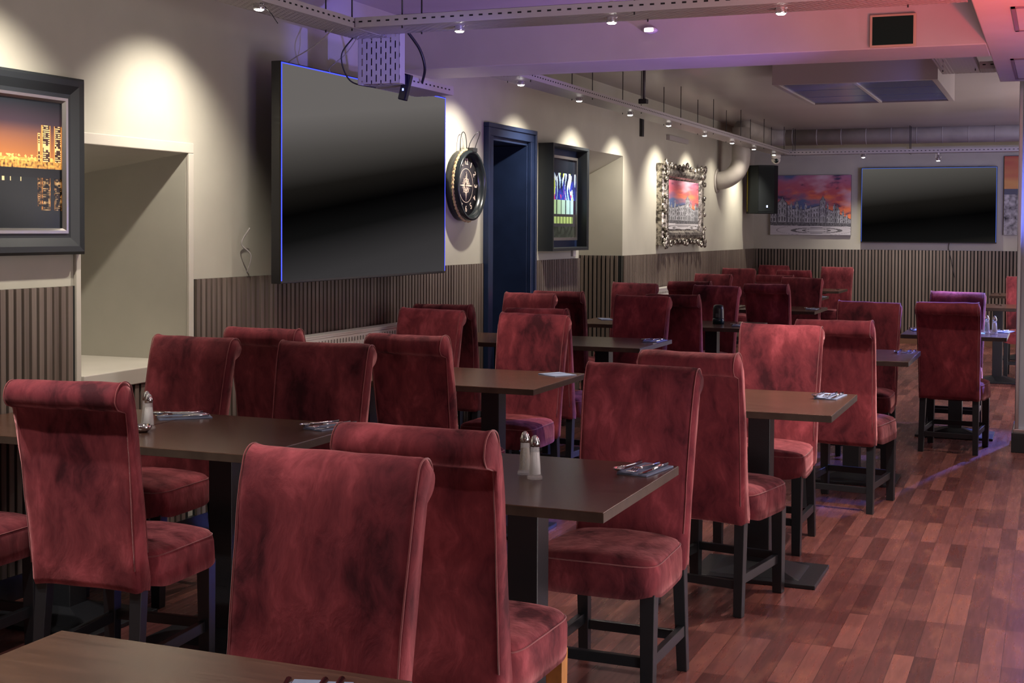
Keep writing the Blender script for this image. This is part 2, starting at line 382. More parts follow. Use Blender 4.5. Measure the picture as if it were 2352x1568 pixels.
# access panels in the soffit
for i, (x0, y0, y1, lab) in enumerate(((-.19, 6.38, 7.15, 'square access panel in the red lit ceiling soffit, nearer the camera'), (-.245, 8.29, 9.38, 'square access panel in the soffit above the grey pillar'))):
    r = empty('access_panel', (x0, y0, 2.5)); tag(r, lab, 'access panel')
    h = y1-y0
    fm = MB()
    for a in ((0, .9, 0, .03), (0, .9, h-.03, h), (0, .018, 0, h), (.882, .9, 0, h)): fm.box(a[0], a[1], a[2], a[3], -.006, 0)
    fm.build('panel_frame', paint('plum_frame', (.20, .14, .18), .5), r); B(.02, .88, .03, h-.03, -.003, 0).build('panel_door', beamM, r)

# ------------------------------------------------------------------ chairs
def back_profile():
    # (y, z) loop, rear side up, round the scroll, front side down
    p = [(-.150, .352), (-.200, .352), (-.228, .358), (-.236, .38)]
    for k in range(1, 10):
        t_ = k/10; p.append((-.236-.062*t_**1.25, .38+.545*t_))
    p.append((-.301, .935))
    cyy, czz, r = -.313, .984, .047
    for k in range(0, 15):
        a = math.radians(235-k*(235+5-0)/14) if False else math.radians(230+(-k)*(195/14))
        p.append((cyy+r*math.cos(a)*1.02, czz+r*math.sin(a)))
    for k in range(1, 14):
        t_ = k/14; p.append((-.266+.106*t_**.8, 1.008-.57*t_))
    p += [(-.152, .42), (-.146, .39)]
    return p
def seat_top(x, y): return .462+.026*(1-(abs(x)/.22)**2.6)*(1-((abs(y-.03))/.22)**2.6)
def chair(seed, bare=False):
    rnd = random.Random(seed)
    root = empty('dining_chair')
    prof = back_profile(); n = len(prof); cy0 = sum(p[0] for p in prof)/n
    S = 30; vs = []
    for i in range(S+1):
        s = -1+2*i/S
        e = min(1-abs(s), .1)/.1; ins = .016*(1-math.sqrt(max(0, 1-(1-e)**2)))
        for (y, z) in prof:
            hw = .196+.014*((z-.35)/.68)
            x = s*hw
            z -= .012*max(0, (abs(s)-.86)/.14)**2*max(0, min(1, (z-.95)/.05))
            cz = min(max(z, .37), .985)
            cl = Vector((0, -.195-.115*((cz-.36)/.62)**1.1, cz))
            d = Vector((0, y, z))-cl
            d = d*(1-min(.95, ins/max(d.length, .02)))
            q = cl+d
            nn = Vector((x*3+seed*7.3, q.y*3+seed, q.z*2.2))
            w_ = (noise.noise(nn)*.008+noise.noise(nn*3.1)*.0036+noise.noise(Vector((x*9, q.y*6, q.z*17+x*8+seed)))*.0022)
            if d.length > 1e-4: q = q+d.normalized()*w_
            # folded fabric tips at the ends of the scroll
            if z > .985 and .90 < abs(s) < .985: q.z += .006*(1.2 if s > 0 else .3); q.y += .003
            if z < .40 and y < -.14: q.z += .012*(1-abs(s)**4)*(.5+.5*math.sin(seed))
            vs.append((x+noise.noise(nn*1.7)*.003, q.y, q.z))
    fs = [(i*n+k, i*n+(k+1) % n, (i+1)*n+(k+1) % n, (i+1)*n+k) for i in range(S) for k in range(n)]
    fs += [tuple(range(n))[::-1], tuple(S*n+k for k in range(n))]
    b = MB().add(vs, fs, 0, True).build('backrest', velvetM, root)
    for sg, col in ((-1, 0), (1, S)):
        i = 1 if sg < 0 else S-1
        pts = [Vector(vs[i*n+k]) for k in range(4, n-2)]
        pts = [p_+Vector((sg*.004, 0, 0)) for p_ in pts]
        MB().tube(pts, .0020, 5).build('piping', pipeM, b)
    # seat
    G = 22; sv = []; rows = []
    # superelliptic rings from the skirt up over the edge to the crown
    rings = [(1.0, .352, 0), (1.0, .40, 0), (.995, .435, 0), (.975, .456, 0), (.94, .4665, 1), (.86, .472, 1), (.7, .475, 1), (.5, .477, 1), (.28, .478, 1), (.1, .4785, 1)]
    K = 64; ys0, ys1 = -.16, .245
    for (sc_, z, top) in rings:
        for k in range(K):
            a = 2*PI*k/K
            ca, sa = math.cos(a), math.sin(a)
            ex = 2/7.0
            ux = math.copysign(abs(ca)**ex, ca); uy = math.copysign(abs(sa)**ex, sa)
            yy = (ys0+ys1)/2+uy*(ys1-ys0)/2*sc_
            hw = .205+.018*((yy-ys0)/(ys1-ys0))
            xx = ux*hw*sc_
            zz = z+(.012*(1-min(1, (abs(xx)/.2))**2) if top else 0)
            if z < .36: zz = z+.014*(math.cos(4*a)*-.5+.5)*(1 if abs(ux) < .99 or abs(uy) < .99 else 0)
            nn = Vector((xx*5+seed, yy*5+seed*3, zz*5)); w_ = noise.noise(nn)*.006
            sv.append((xx+w_*.7*(0 if top else 1), yy+w_*.7*(0 if top else 1), zz+w_*.8*(1 if top else .3)))
    fs = [(i*K+k, i*K+(k+1) % K, (i+1)*K+(k+1) % K, (i+1)*K+k) for i in range(len(rings)-1) for k in range(K)]
    fs += [tuple(range(K))[::-1], tuple((len(rings)-1)*K+k for k in range(K))]
    st = MB().add(sv, fs, 0, True).build('seat', velvetM, root)
    MB().tube([Vector(sv[3*K+k])+Vector((0, 0, .001)) for k in range(K)], .0018, 5, closed=True).build('piping', pipeM, st)
    # legs and stretchers
    def leg(x0, y0, x1, y1, wd, M):
        mb = MB(); h = wd/2; g = h*.82
        mb.add([(x0-g, y0-g, 0), (x0+g, y0-g, 0), (x0+g, y0+g, 0), (x0-g, y0+g, 0), (x1-h, y1-h, .37), (x1+h, y1-h, .37), (x1+h, y1+h, .37), (x1-h, y1+h, .37)],
               [(0, 3, 2, 1), (4, 5, 6, 7), (0, 1, 5, 4), (1, 2, 6, 5), (2, 3, 7, 6), (3, 0, 4, 7)])
        return mb.build('leg', M, root, bevel=.002)
    leg(-.178, -.222, -.172, -.19, .042, blackwoodM); leg(.178, -.222, .172, -.19, .042, blackwoodM)
    leg(-.185, .205, -.185, .20, .048, blackwoodM)
    lg = leg(.185, .205, .185, .20, .048, bareM if bare else blackwoodM)
    if bare: lg['label'] = 'bare orange-brown wooden leg'
    for sg in (-1, 1): B(sg*.180-.011, sg*.180+.011, -.20, .19, .125, .162).build('stretcher', blackwoodM, root, bevel=.002)
    B(-.17, .17, .193, .215, .135, .168).build('stretcher', blackwoodM, root, bevel=.002)
    B(-.16, .16, -.222, -.204, .105, .138).build('stretcher', blackwoodM, root, bevel=.002)
    return root
CH = [
('A',-2.830,3.612,5,'red velvet scroll-back chair at the front left table, creased back towards us'),
('D',-1.408,3.174,1,'red velvet chair with one bare wooden leg, back towards us before two shakers'),
('F',-1.253,5.377,-9,'red velvet chair seen from behind between the middle tables, black legs and seat side visible'),
('G',-1.030,7.522,-7,'red velvet chair back towards us, at the table with the violet corner'),
('C',-0.621,9.713,-5,'rosy red velvet chair back towards us just left of the grey pillar'),
('H',-3.442,5.748,-3,'red velvet chair with bright scroll top standing left of the white radiator'),
('J',-2.619,5.654,-7,'red velvet chair with scroll top before the long white radiator, back towards us'),
('K',-3.499,7.920,-6,'red velvet chair by the slatted wall just before the navy door, back towards us'),
('L',-2.835,7.817,-6,'red velvet chair whose bright scroll peeks over the pink chair near the navy door'),
('O',-3.495,9.990,-4,'red velvet chair with orange-lit scroll below the framed poster'),
('R',-2.558,9.835,-3,'dark red velvet chair half hidden, left of the table with the black dispenser'),
('V',-3.091,12.419,-2,'red velvet chair next to the far white radiator, back towards us'),
('Y',-2.307,12.166,-8,'dark maroon velvet chair back towards us behind the black dispenser, to its right'),
('Zc',-2.717,14.605,-5,'dark red velvet chair with only its top showing behind the maroon chair'),
('AA',-2.849,16.417,-3,'red velvet chair with a pale lit scroll, second row from the back wall'),
('B',-1.375,2.170,184,'nearest red velvet chair, facing us behind the bottom left table'),
('E',-1.332,4.212,179,'red velvet chair facing us behind the table corner with spoon and fork, full seat visible'),
('I1',-3.444,4.565,180,'red velvet chair facing us below the wall niche, behind the front left table'),
('I2',-2.740,4.516,185,'dark mottled red velvet chair facing us, right one behind the front left table'),
('N',-3.399,6.826,177,'wine red velvet chair facing us at the right end of the long radiator'),
('M',-2.697,6.696,178,'pink-red velvet chair facing us behind the table with the folded napkin'),
('P',-3.623,8.975,175,'red velvet chair facing us in front of the navy door'),
('Q',-2.735,8.926,176,'red velvet chair facing us, right behind the cutlery on the fourth wall-side table'),
('S',-3.443,11.158,180,'red velvet chair facing us in front of the slat-clad alcove'),
('U',-2.690,10.969,174,'red velvet chair facing us directly behind the black dispenser'),
('W',-3.431,13.991,176,'red velvet chair with lit scroll below the silver framed picture'),
('X',-3.61,16.219,182,'red velvet chair close to the far left corner beneath the black speaker'),
('BB',-2.360,13.276,175,'brown-red velvet chair facing us behind the blue-edged table'),
('CC',-3.550,18.029,177,'farthest red velvet chair, against the back wall below the sunset castle picture'),
('DD',-2.639,17.616,177,'bright red velvet chair against the back wall left of the far television'),
('EE',-1.262,6.422,179,'large rosy red velvet chair facing us with creases fanning down its back'),
('GG',-1.142,8.869,178,'red velvet chair facing us behind the table with the violet-lit corner'),
('HH',-0.693,10.715,179,'dark plum velvet chair facing us behind the rosy chair near the pillar'),
]
protos = [chair(s) for s in (1, 2, 3, 4)]
used = [False]*4
OFF = {'HH': (0, .03), 'V': (0, -.03)}
for idx, (k, x, y, a, lab) in enumerate(CH):
    if k == 'D': o = chair(7, bare=True)
    else:
        pi_ = idx % 4
        if used[pi_]: o = copy_tree(protos[pi_])
        else: o = protos[pi_]; used[pi_] = True
    dx, dy = OFF.get(k, (0, 0))
    o.location = (x+dx, y+dy, 0); o.rotation_euler = (0, 0, math.radians(a)); tag(o, lab, 'chair', 'red velvet dining chairs')
for (x, y, a, lab) in ((-3.50, 3.52, 4, 'red velvet chair cut off by the left edge, only its seat showing'), (-.25, 14.85, 180, 'red velvet chair mostly hidden by the pillar at the far right')):
    o = copy_tree(protos[1]); o.location = (x, y, 0); o.rotation_euler = (0, 0, math.radians(a)); tag(o, lab, 'chair', 'red velvet dining chairs')

# ------------------------------------------------------------------ tables
def table(wx=.716, wy=.76):
    root = empty('dining_table')
    tp = B(-wx/2, wx/2, -wy/2, wy/2, .731, .76).build('tabletop', topM, root, bevel=.002)
    e = MB()
    for a in ((-wx/2-.001, -wx/2+.001, -wy/2, wy/2), (wx/2-.001, wx/2+.001, -wy/2, wy/2), (-wx/2, wx/2, -wy/2-.001, -wy/2+.001), (-wx/2, wx/2, wy/2-.001, wy/2+.001)):
        e.box(*a, .732, .757)
    e.build('edge_band', edgeM, tp)
    B(-.048, .048, -.048, .048, .05, .715).build('column', ironM, root, bevel=.003)
    B(-.17, .17, -.17, .17, .715, .731).build('mounting_plate', ironM, root)
    b = MB(); h, q, r = .27, .195, .055
    b.box(-h, h, -q, q, 0, .018)
    vs = [(-h*.72, -q*.72, .018), (h*.72, -q*.72, .018), (h*.72, q*.72, .018), (-h*.72, q*.72, .018), (-r, -r, .062), (r, -r, .062), (r, r, .062), (-r, r, .062)]
    b.add(vs, [(0, 3, 2, 1), (4, 5, 6, 7), (0, 1, 5, 4), (1, 2, 6, 5), (2, 3, 7, 6), (3, 0, 4, 7)])
    b.build('base', ironM, root, bevel=.003)
    return root
TB = [  # right edge x, near y, label
(-.961, 1.20, 'nearest dark walnut table, cut by the bottom edge of the picture'),
(-3.122, 3.72, 'dark walnut table at the left edge, pushed against its neighbour below the niche'),
(-2.400, 3.72, 'dark walnut table in the front left row with a seam to its left neighbour'),
(-1.080, 3.33, 'dark walnut table carrying two glass shakers and a spoon and fork'),
(-2.940, 5.78, 'dark walnut table at the radiator, mostly hidden behind chairs'),
(-2.220, 5.78, 'dark walnut table with one folded blue napkin on its corner'),
(-.812, 5.45, 'dark walnut table with napkin and cutlery right of the middle chairs'),
(-3.105, 8.06, 'dark walnut table before the navy door, beside the slatted wall'),
(-2.385, 8.06, 'dark walnut table with cutlery, in front of the chair facing us under the alcove'),
(-.750, 7.88, 'dark walnut table whose right corner glows violet'),
(-2.845, 10.02, 'dark walnut table with a black box below the alcove'),
(-2.125, 10.02, 'dark walnut table with the black dispenser'),
(-.290, 9.98, 'dark walnut table between the two chairs by the grey pillar'),
(-2.80, 12.44, 'dark walnut table hidden behind the maroon chair'),
(-2.02, 12.44, 'dark walnut table with a blue-lit edge behind the maroon chair'),
(-2.36, 14.75, 'small far dark walnut table half hidden by the brown-red chair'),
(-2.43, 16.75, 'farthest dark walnut table before the bright red chair at the back wall'),
(-.14, 13.85, 'far dark walnut table left of the pillar, the nearer of two'),
(.04, 16.5, 'farthest dark walnut table beside the pillar'),
]
t0 = None
for (xr, yn, lab) in TB:
    o = table() if t0 is None else copy_tree(t0)
    if t0 is None: t0 = o
    o.location = (xr-.36, yn+.38, 0); tag(o, lab, 'table', 'dark walnut pedestal tables')

# ------------------------------------------------------------------ tableware
TZ = .7605
def spoon():
    mb = MB()
    nu, nv = 10, 16; vs = []
    for side in (0, 1):
        for i in range(nu+1):
            t_ = i/nu
            for k in range(nv):
                a = 2*PI*k/nv; rr = t_
                x = .017*rr*math.cos(a); y = -.075+.027*rr*math.sin(a)
                z = .002+.010*rr*rr+(.0012 if side else 0)
                vs.append((x, y, z))
    n = (nu+1)*nv; fs = []
    for s in (0, 1):
        for i in range(nu):
            for k in range(nv): fs.append((s*n+i*nv+k, s*n+i*nv+(k+1) % nv, s*n+(i+1)*nv+(k+1) % nv, s*n+(i+1)*nv+k))
    for k in range(nv): fs.append((nu*nv+k, nu*nv+(k+1) % nv, n+nu*nv+(k+1) % nv, n+nu*nv+k))
    mb.add(vs, fs, 0, True)
    mb.tube([(0, -.049, .012), (0, -.02, .009), (0, .04, .006), (0, .10, .005)], [.003, .003, .004, .006], 8)
    return mb
def fork():
    mb = MB(); mb.tube([(0, -.03, .010), (0, 0, .009), (0, .05, .006), (0, .10, .005)], [.003, .003, .004, .006], 8)
    mb.box(-.012, .012, -.047, -.030, .0085, .0115)
    for x in (-.0105, -.0035, .0035, .0105): mb.tube([(x, -.046, .010), (x, -.075, .005), (x, -.095, .008)], [.0017, .0017, .001], 6)
    return mb
def knife():
    mb = MB(); mb.add([(-.002, -.10, .001), (.001, -.105, .001), (.010, -.06, .001), (.010, .0, .001), (-.002, .0, .001), (-.002, -.10, .003), (.001, -.105, .003), (.010, -.06, .003), (.010, .0, .003), (-.002, .0, .003)],
                      [(0, 1, 2, 3, 4), (9, 8, 7, 6, 5), (0, 5, 6, 1), (1, 6, 7, 2), (2, 7, 8, 3), (3, 8, 9, 4), (4, 9, 5, 0)])
    mb.tube([(.004, -.002, .004), (.004, .05, .005), (.004, .10, .005)], [.004, .006, .006], 8); return mb
protoc = {}
def ware(kind, mbf, M, x, y, rz, z, label, cat, group=None):
    if kind not in protoc: o = mbf().build(kind, M); protoc[kind] = o
    else: o = protoc[kind].copy(); C.objects.link(o)
    o.location = (x, y, z); o.rotation_euler = (0, 0, rz); tag(o, label, cat, group or kind.replace('_', ' ')+'s laid on the tables'); return o
def napkin_mb(wd=.10, ln=.20):
    mb = MB()
    mb.box(-wd/2, wd/2, -ln/2, ln/2, 0, .002); mb.box(-wd/2+.002, wd/2-.001, -ln/2+.003, ln/2, .0022, .0042); mb.box(-wd/2+.001, -wd/2+.05, -ln/2, ln/2, .0044, .006)
    return mb
def setting(x, y, where, rz=0, knife_=True, z=TZ, nap=True):
    def off(dx, dy): return (x+dx*math.cos(rz)-dy*math.sin(rz), y+dx*math.sin(rz)+dy*math.cos(rz))
    if nap: ware('napkin', napkin_mb, napkinM, *off(.02, .01), rz, z, 'blue-grey napkin under cutlery '+where, 'napkin')
    zz = z+(.0065 if nap else 0)
    ware('spoon', spoon, steelM, *off(-.028, -.01), rz+.05, zz, 'shiny steel spoon '+where, 'spoon')
    ware('fork', fork, steelM, *off(.022, -.006), rz-.04, zz, 'shiny steel fork '+where, 'fork')
    if knife_: ware('knife', knife, steelM, *off(.048, .0), rz, zz, 'shiny steel knife '+where, 'knife')
setting(-1.175, 3.96, 'near the two shakers in the middle', -.15)
setting(-3.15, 4.36, 'left on the front left table', -.8)
setting(-2.50, 4.36, 'on the front left table, behind a chair scroll', -.3)
setting(-2.47, 8.62, 'on the fourth wall-side table', -.1)
setting(-.93, 6.05, 'on the walnut table right of the middle chairs', -.1)
setting(-.84, 8.50, 'on the violet-lit table corner', -.1, nap=False)
setting(-2.26, 10.30, 'next to the black dispenser', 0, False)
setting(-2.12, 12.78, 'on the blue-edged far table', 0, False)
setting(-2.42, 15.2, 'on the small far table by the brown-red chair', 0, False)
ware('spoon', spoon, steelM, -2.51, 17.2, .3, TZ, 'shiny spoon on the farthest table before the back wall chair', 'spoon')
setting(-.945, 10.42, 'left of the rosy chair by the pillar', .2, False)
setting(-.345, 10.52, 'close to the pillar on the rosy chair\'s table', -.2, False)
ware('spoon', spoon, steelM, -.50, 14.35, .3, TZ, 'shiny spoon on the far table left of the pillar', 'spoon')
ware('spoon', spoon, steelM, -.62, 16.9, .6, TZ, 'shiny spoon on the farthest table beside the pillar', 'spoon')
setting(-1.075, 1.78, 'at the bottom edge of the picture on the nearest table', .3)
ware('napkin_b', lambda: napkin_mb(.14, .14), napkinM, -2.33, 6.40, -.55, TZ, 'single folded blue-grey napkin on the corner of the radiator table', 'napkin', 'napkins laid on the tables').name = 'folded_napkin'
ware('napkin', napkin_mb, napkinM, -3.42, 10.55, .5, TZ, 'blue-grey napkin at the left of the table below the alcove', 'napkin')
cardn = B(-.05, .05, -.08, .08, 0, .002).build('paper_card', whitenapM); cardn.location = (-.50, 10.32, TZ); tag(cardn, 'mint green paper card beside the far shakers', 'card')

def shaker(fillM, nm):
    root = empty('shaker')
    g = MB(); g.lathe([(.024, 0), (.0245, .006), (.0205, .010), (.0145, .092), (.0135, .098), (.0118, .098), (.0128, .090), (.0185, .014), (.002, .011)], 8, smooth=False)
    g.build('glass_body', glassM, root)
    MB().lathe([(.0172, .014), (.0130, .078), (.001, .080)], 12).build('filling', fillM, root)
    MB().lathe([(.0150, .096), (.0155, .108), (.0125, .116), (.011, .122), (.0060, .128), (.001, .130)], 16).build('cap', steelM, root)
    return root
sh = [shaker(saltM, 'salt'), shaker(pepperM, 'pepper')]
for j, (x, y, wh) in enumerate(((-1.418, 3.705, 'on the middle front table'), (-3.075, 4.06, 'behind the left scroll-back chair'), (-.385, 10.32, 'at the grey pillar'))):
    for q in (0, 1):
        o = sh[q] if j == 0 else copy_tree(sh[q])
        o.location = (x-(.055 if q else 0), y+(.06 if q else 0), TZ)
        tag(o, ('glass salt shaker with steel dome cap ' if q == 0 else 'glass pepper shaker with steel dome cap ')+wh, 'shaker', 'salt and pepper shakers')
bw = MB().lathe([(.018, 0), (.030, .012), (.034, .026), (.031, .026), (.027, .013), (.001, .006)], 20).build('dish', chromeM); bw.location = (-3.045, 3.985, TZ); tag(bw, 'tiny chrome dish beside the shakers on the front left table', 'dish')
# black dispenser
dsp = empty('condiment_dispenser', (-2.450, 10.45, TZ)); tag(dsp, 'rounded black plastic dispenser standing on a far table', 'dispenser')
mb = MB(); mb.lathe([(.044, 0), (.045, .01), (.043, .12), (.038, .145), (.02, .152)], 24); mb.build('body', blackM, dsp)
MB().lathe([(.046, .0), (.047, .03), (.0455, .045)], 24).build('base_ring', mat('dark_teal_plastic', (.01, .03, .035), .2), dsp)
B(-.012, .012, -.047, -.040, .055, .085).build('display', mat('display', (.1, .12, .12), .2), dsp)
bx = empty('card_terminal', (-3.22, 10.62, TZ)); tag(bx, 'flat black box lying on the table below the alcove', 'box')
B(-.07, .07, -.04, .04, 0, .035).build('body', blackM, bx, bevel=.008); B(-.05, .05, -.03, .03, .035, .037).build('lid', frameM, bx)

# ------------------------------------------------------------------ televisions
def tv(name, Mtx, wd, ht, scrM, led, label):
    r = empty(name); r.matrix_world = Mtx; tag(r, label, 'television')     # local: x along width, y towards the viewer (-y back), z up
    B(-wd/2-.012, wd/2+.012, -.055, 0, -.014, ht+.012).build('casing', blackM, r, bevel=.003)
    s = B(-wd/2, wd/2, 0, .0015, 0, ht).build('screen', scrM, r)
    e = MB(); q = .006
    for a in ((-wd/2-q, -wd/2, 0, ht), (wd/2, wd/2+q, 0, ht), (-wd/2-q, wd/2+q, ht, ht+q)): e.box(a[0], a[1], 0, .003, a[2], a[3])
    e.build('light_strip', led, r)
    B(-wd*.2, wd*.2, -.075, -.055, ht*.25, ht*.75).build('wall_bracket', ironM, r)
    return r
scr1 = screen_m('painted_reflection_screen', 'X', 1, -1, 0, 1.09, [(0, (.115, .105, .10)), (.20, (.115, .105, .10)), (.34, (.055, .050, .046)), (.48, (.008, .007, .006)), (.58, (.0005, .0005, .0005)), (.68, (.004, .004, .004)), (.84, (.030, .028, .029)), (1, (.042, .039, .041))])
Rl = Matrix.Rotation(-PI/2, 4, 'Z')   # local +y -> world +x ; local +x -> world -y
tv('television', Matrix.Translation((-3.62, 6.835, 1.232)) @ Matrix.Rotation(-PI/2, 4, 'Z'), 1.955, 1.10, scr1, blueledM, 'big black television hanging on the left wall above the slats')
scr2 = screen_m('painted_reflection_screen', 'X', 1, -1, 0, .97, [(0, (.085, .080, .072)), (.22, (.05, .046, .042)), (.45, (.008, .007, .006)), (.65, (.0005, .0005, .0005)), (.9, (.004, .004, .004)), (1, (.012, .011, .010))])
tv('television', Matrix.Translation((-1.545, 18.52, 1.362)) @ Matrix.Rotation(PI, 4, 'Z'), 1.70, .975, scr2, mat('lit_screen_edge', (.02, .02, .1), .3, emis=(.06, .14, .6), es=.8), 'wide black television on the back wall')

# ------------------------------------------------------------------ artworks as printed pictures
def raster(name, nu, nv, fn, wd, ht, M, parent, y=0.0):
    me = bpy.data.meshes.new(name)
    vs = [(wd*(i/nu-.5), y, ht*j/nv) for j in range(nv+1) for i in range(nu+1)]
    fs = [(j*(nu+1)+i, j*(nu+1)+i+1, (j+1)*(nu+1)+i+1, (j+1)*(nu+1)+i) for j in range(nv) for i in range(nu)]
    me.from_pydata(vs, [], fs); me.materials.append(M)
    ca = me.color_attributes.new('Col', 'FLOAT_COLOR', 'CORNER')
    k = 0
    for j in range(nv):
        for i in range(nu):
            c = fn((i+.5)/nu, (j+.5)/nv)
            for q in range(4): ca.data[k].color = (*c, 1); k += 1
    o = bpy.data.objects.new(name, me); C.objects.link(o); o.parent = parent; return o
def mix(a, b, t): t = min(1, max(0, t)); return tuple(a[i]+(b[i]-a[i])*t for i in range(3))
def sky(u, v):
    n1 = noise.fractal(Vector((u*3.0+v*2, v*6.5-u*2, 1.3)), .8, 2.1, 5)
    n2 = noise.fractal(Vector((u*2.2+5, v*3, 4.3)), .9, 2, 4)
    c = mix((.86, .24, .09), (.50, .10, .12), (v-.42)*3.4+n1*1.1)
    c = mix(c, (.40, .17, .30), (v-.66)*3.0+n2*.8)
    c = mix(c, (.10, .14, .28), max(0, n2*1.6-.10)*(1.4-u))
    c = mix(c, (.03, .04, .09), max(0, n1*2.2-.85))
    return mix(c, (.60, .42, .52), max(0, -n2-.25)*1.6)
TOW = ((.055, .018, .52, 0), (.15, .062, .63, 1), (.262, .014, .56, 0), (.335, .022, .60, 1), (.385, .012, .52, 0), (.445, .014, .555, 0), (.505, .010, .52, 0), (.655, .036, .66, 1), (.715, .012, .56, 0), (.800, .020, .54, 0), (.835, .03, .50, 1), (.905, .014, .43, 0), (.95, .012, .37, 0))
def castle_h(u):
    if u < .24: h = .505
    elif u < .42: h = .45-(u-.24)*.1
    elif u < .62: h = .43+(u-.42)*.35
    else: h = .50-(u-.62)*.62
    for (c, w_, t_, k) in TOW:
        d = abs(u-c)/w_
        if d < 1:
            body = t_-.085 if k else t_-.05
            h = max(h, body+((t_-body)*(1-d)**(1.3 if k else 2.2)))
            if d < .07: h = max(h, t_+.012)
    return h
def castle(u, v):
    h = castle_h(u); base = .215-.02*u
    if v > h and v > base: return sky(u, v)
    if v > base:
        g = .40+.10*noise.noise(Vector((u*60, v*60, 2)))+.14*noise.noise(Vector((u*12, v*12, 7)))
        for (c, w_, t_, k) in TOW:
            d = abs(u-c)/w_
            if .9 < d < 1.12: return (.10, .10, .12)
            if d < 1 and v > t_-.085 and k: g *= .62
        if h-v < .012: return (.07, .07, .09)
        n = 30 if u < .62 else 40
        cu = (u*n) % 1; rel = (v-base)/(h-base); cv = (rel*3) % 1
        if rel < .80 and .25 < cu < .72 and .15 < cv < .78-.5*abs(cu-.48): g *= .28
        if cv < .08 or cv > .95: g *= .6
        if (u*n/3) % 1 < .06: g *= .5
        return (g*.98, g, g*1.08)
    if v > base-.055: g = .12+.12*noise.noise(Vector((u*70, v*40, 2))); return (abs(g), abs(g), abs(g)*1.1)
    g = .52+.05*noise.noise(Vector((u*9, v*30, 3)))
    e = ((u-.58)/.30)**2+((v-.075)/.045)**2
    if .75 < e < 1.15 or .22 < e < .36: g = .13
    e2 = ((u-.55)/.46)**2+((v-.08)/.085)**2
    if 1.0 < e2 < 1.06: g = .25
    return (g, g*.97, g*1.02)
# canvas on the back wall
def canvas(loc, wd, ht, fn, label, nu, nv):
    r = empty('canvas_print', loc); r.rotation_euler = (0, 0, PI); tag(r, label, 'picture')
    B(-wd/2, wd/2, -.035, 0, 0, ht).build('stretcher_frame', mat('canvas_side', (.07, .06, .08), .7), r)
    raster('canvas_surface', nu, nv, fn, wd, ht, printM, r, .0015); return r
canvas((-3.09, BY-.04, 1.445), 1.09, .815, lambda u, v: castle(1-u, v), 'castle print under a fiery sunset sky, on the back wall', 220, 160)
def shore(u, v):
    if v > .58: return mix((.62, .33, .12), (.45, .10, .08), (v-.58)*2.5+.4*noise.noise(Vector((u*2, v*14, 3))))
    if v > .52: return (.10, .11, .15)
    g = .30+.30*noise.fractal(Vector((u*14, v*16, 3)), .8, 2, 4); return (abs(g), abs(g), abs(g)*1.03)
canvas((-.15, BY-.04, 1.46), .90, 1.02, lambda u, v: shore(1-u, v), 'tall print of a rocky shore at sunset, half behind the pillar', 60, 70)

def framed(name, yc, zc, wd, ht, depth, label, builder):
    r = empty(name, (WX, yc, zc)); r.rotation_euler = (0, 0, -PI/2); tag(r, label, 'picture'); builder(r, wd, ht, depth); return r   # local x = -world y, y = out of the wall
def molding(prof, wd, ht, miter=True):
    """frame of the outer size wd x ht; prof = (inset from the outer edge, height off the wall)"""
    mb = MB(); n = len(prof); vs = []
    for (sx, sz) in ((-1, 0), (1, 0), (1, 1), (-1, 1)):
        for (i_, h_) in prof: vs.append((sx*(wd/2-i_), h_, i_ if sz == 0 else ht-i_))
    fs = [(c*n+k, ((c+1) % 4)*n+k, ((c+1) % 4)*n+(k+1) % n, c*n+(k+1) % n) for c in range(4) for k in range(n)]
    return mb.add(vs, fs)
def night(u, v):
    # harbour city at night with its reflection
    hz = .50
    def bld(u_, h_):
        for (a, b, top, seed) in ((.775, .80, .74, 1), (.81, .885, .80, 2), (.92, .985, .80, 4), (.20, .30, .60, 5)):
            if a <= u_ <= b and h_ < top-hz:
                e = min(u_-a, b-u_)
                if e < .008: return (.85, .35, .08)
                k = int(h_/.016); lit = noise.noise(Vector((k*3.7, seed*9.1, int((u_-a)/.018)*2.3)))
                if (h_/.016) % 1 > .35 and lit > -.08: return (.95, .62, .28)
                return (.05, .022, .015)
        return None
    if v > hz+.02:
        h_ = v-hz; b = bld(u, h_)
        if b: return b
        c = mix((.55, .20, .05), (.06, .03, .045), (v-hz)*3.2); c = mix(c, (.012, .016, .022), (v-.72)*4)
        if h_ < .07 and noise.noise(Vector((u*42, v*60, 1))) > .05: c = (1, .62, .18)
        if h_ < .045: c = mix(c, (1, .55, .12), .55)
        return c
    if v > hz-.03: return mix((.9, .45, .10), (.05, .02, .01), noise.noise(Vector((u*60, v*50, 5)))+.4)
    if v > hz-.10: return (.008, .009, .012)
    h_ = (hz-.10-v)*1.1; b = bld(u, h_)
    if b and v > .15: return tuple(x*.42*max(0, .5+1.6*noise.noise(Vector((u*30, v*40, 9)))) for x in b)
    if h_ < .03 and noise.noise(Vector((u*34, 1, 5))) > .30: return (1, .7, .35)
    return (.010, .013, .016)
def build_left(r, wd, ht, depth):
    molding([(0, 0), (0, .045), (.012, .056), (.035, .05), (.07, .032), (.09, .030), (.09, 0)], wd, ht).build('frame', frameM, r)
    molding([(.088, .012), (.088, .036), (.100, .036), (.110, .022), (.110, .012)], wd, ht).build('inner_frame', silverM, r)
    p = raster('photo_print', 150, 130, lambda u, v: night(1-u, v), wd-.2, ht-.2, glossprintM, r, .018); p.location = (0, 0, .10)
    return r
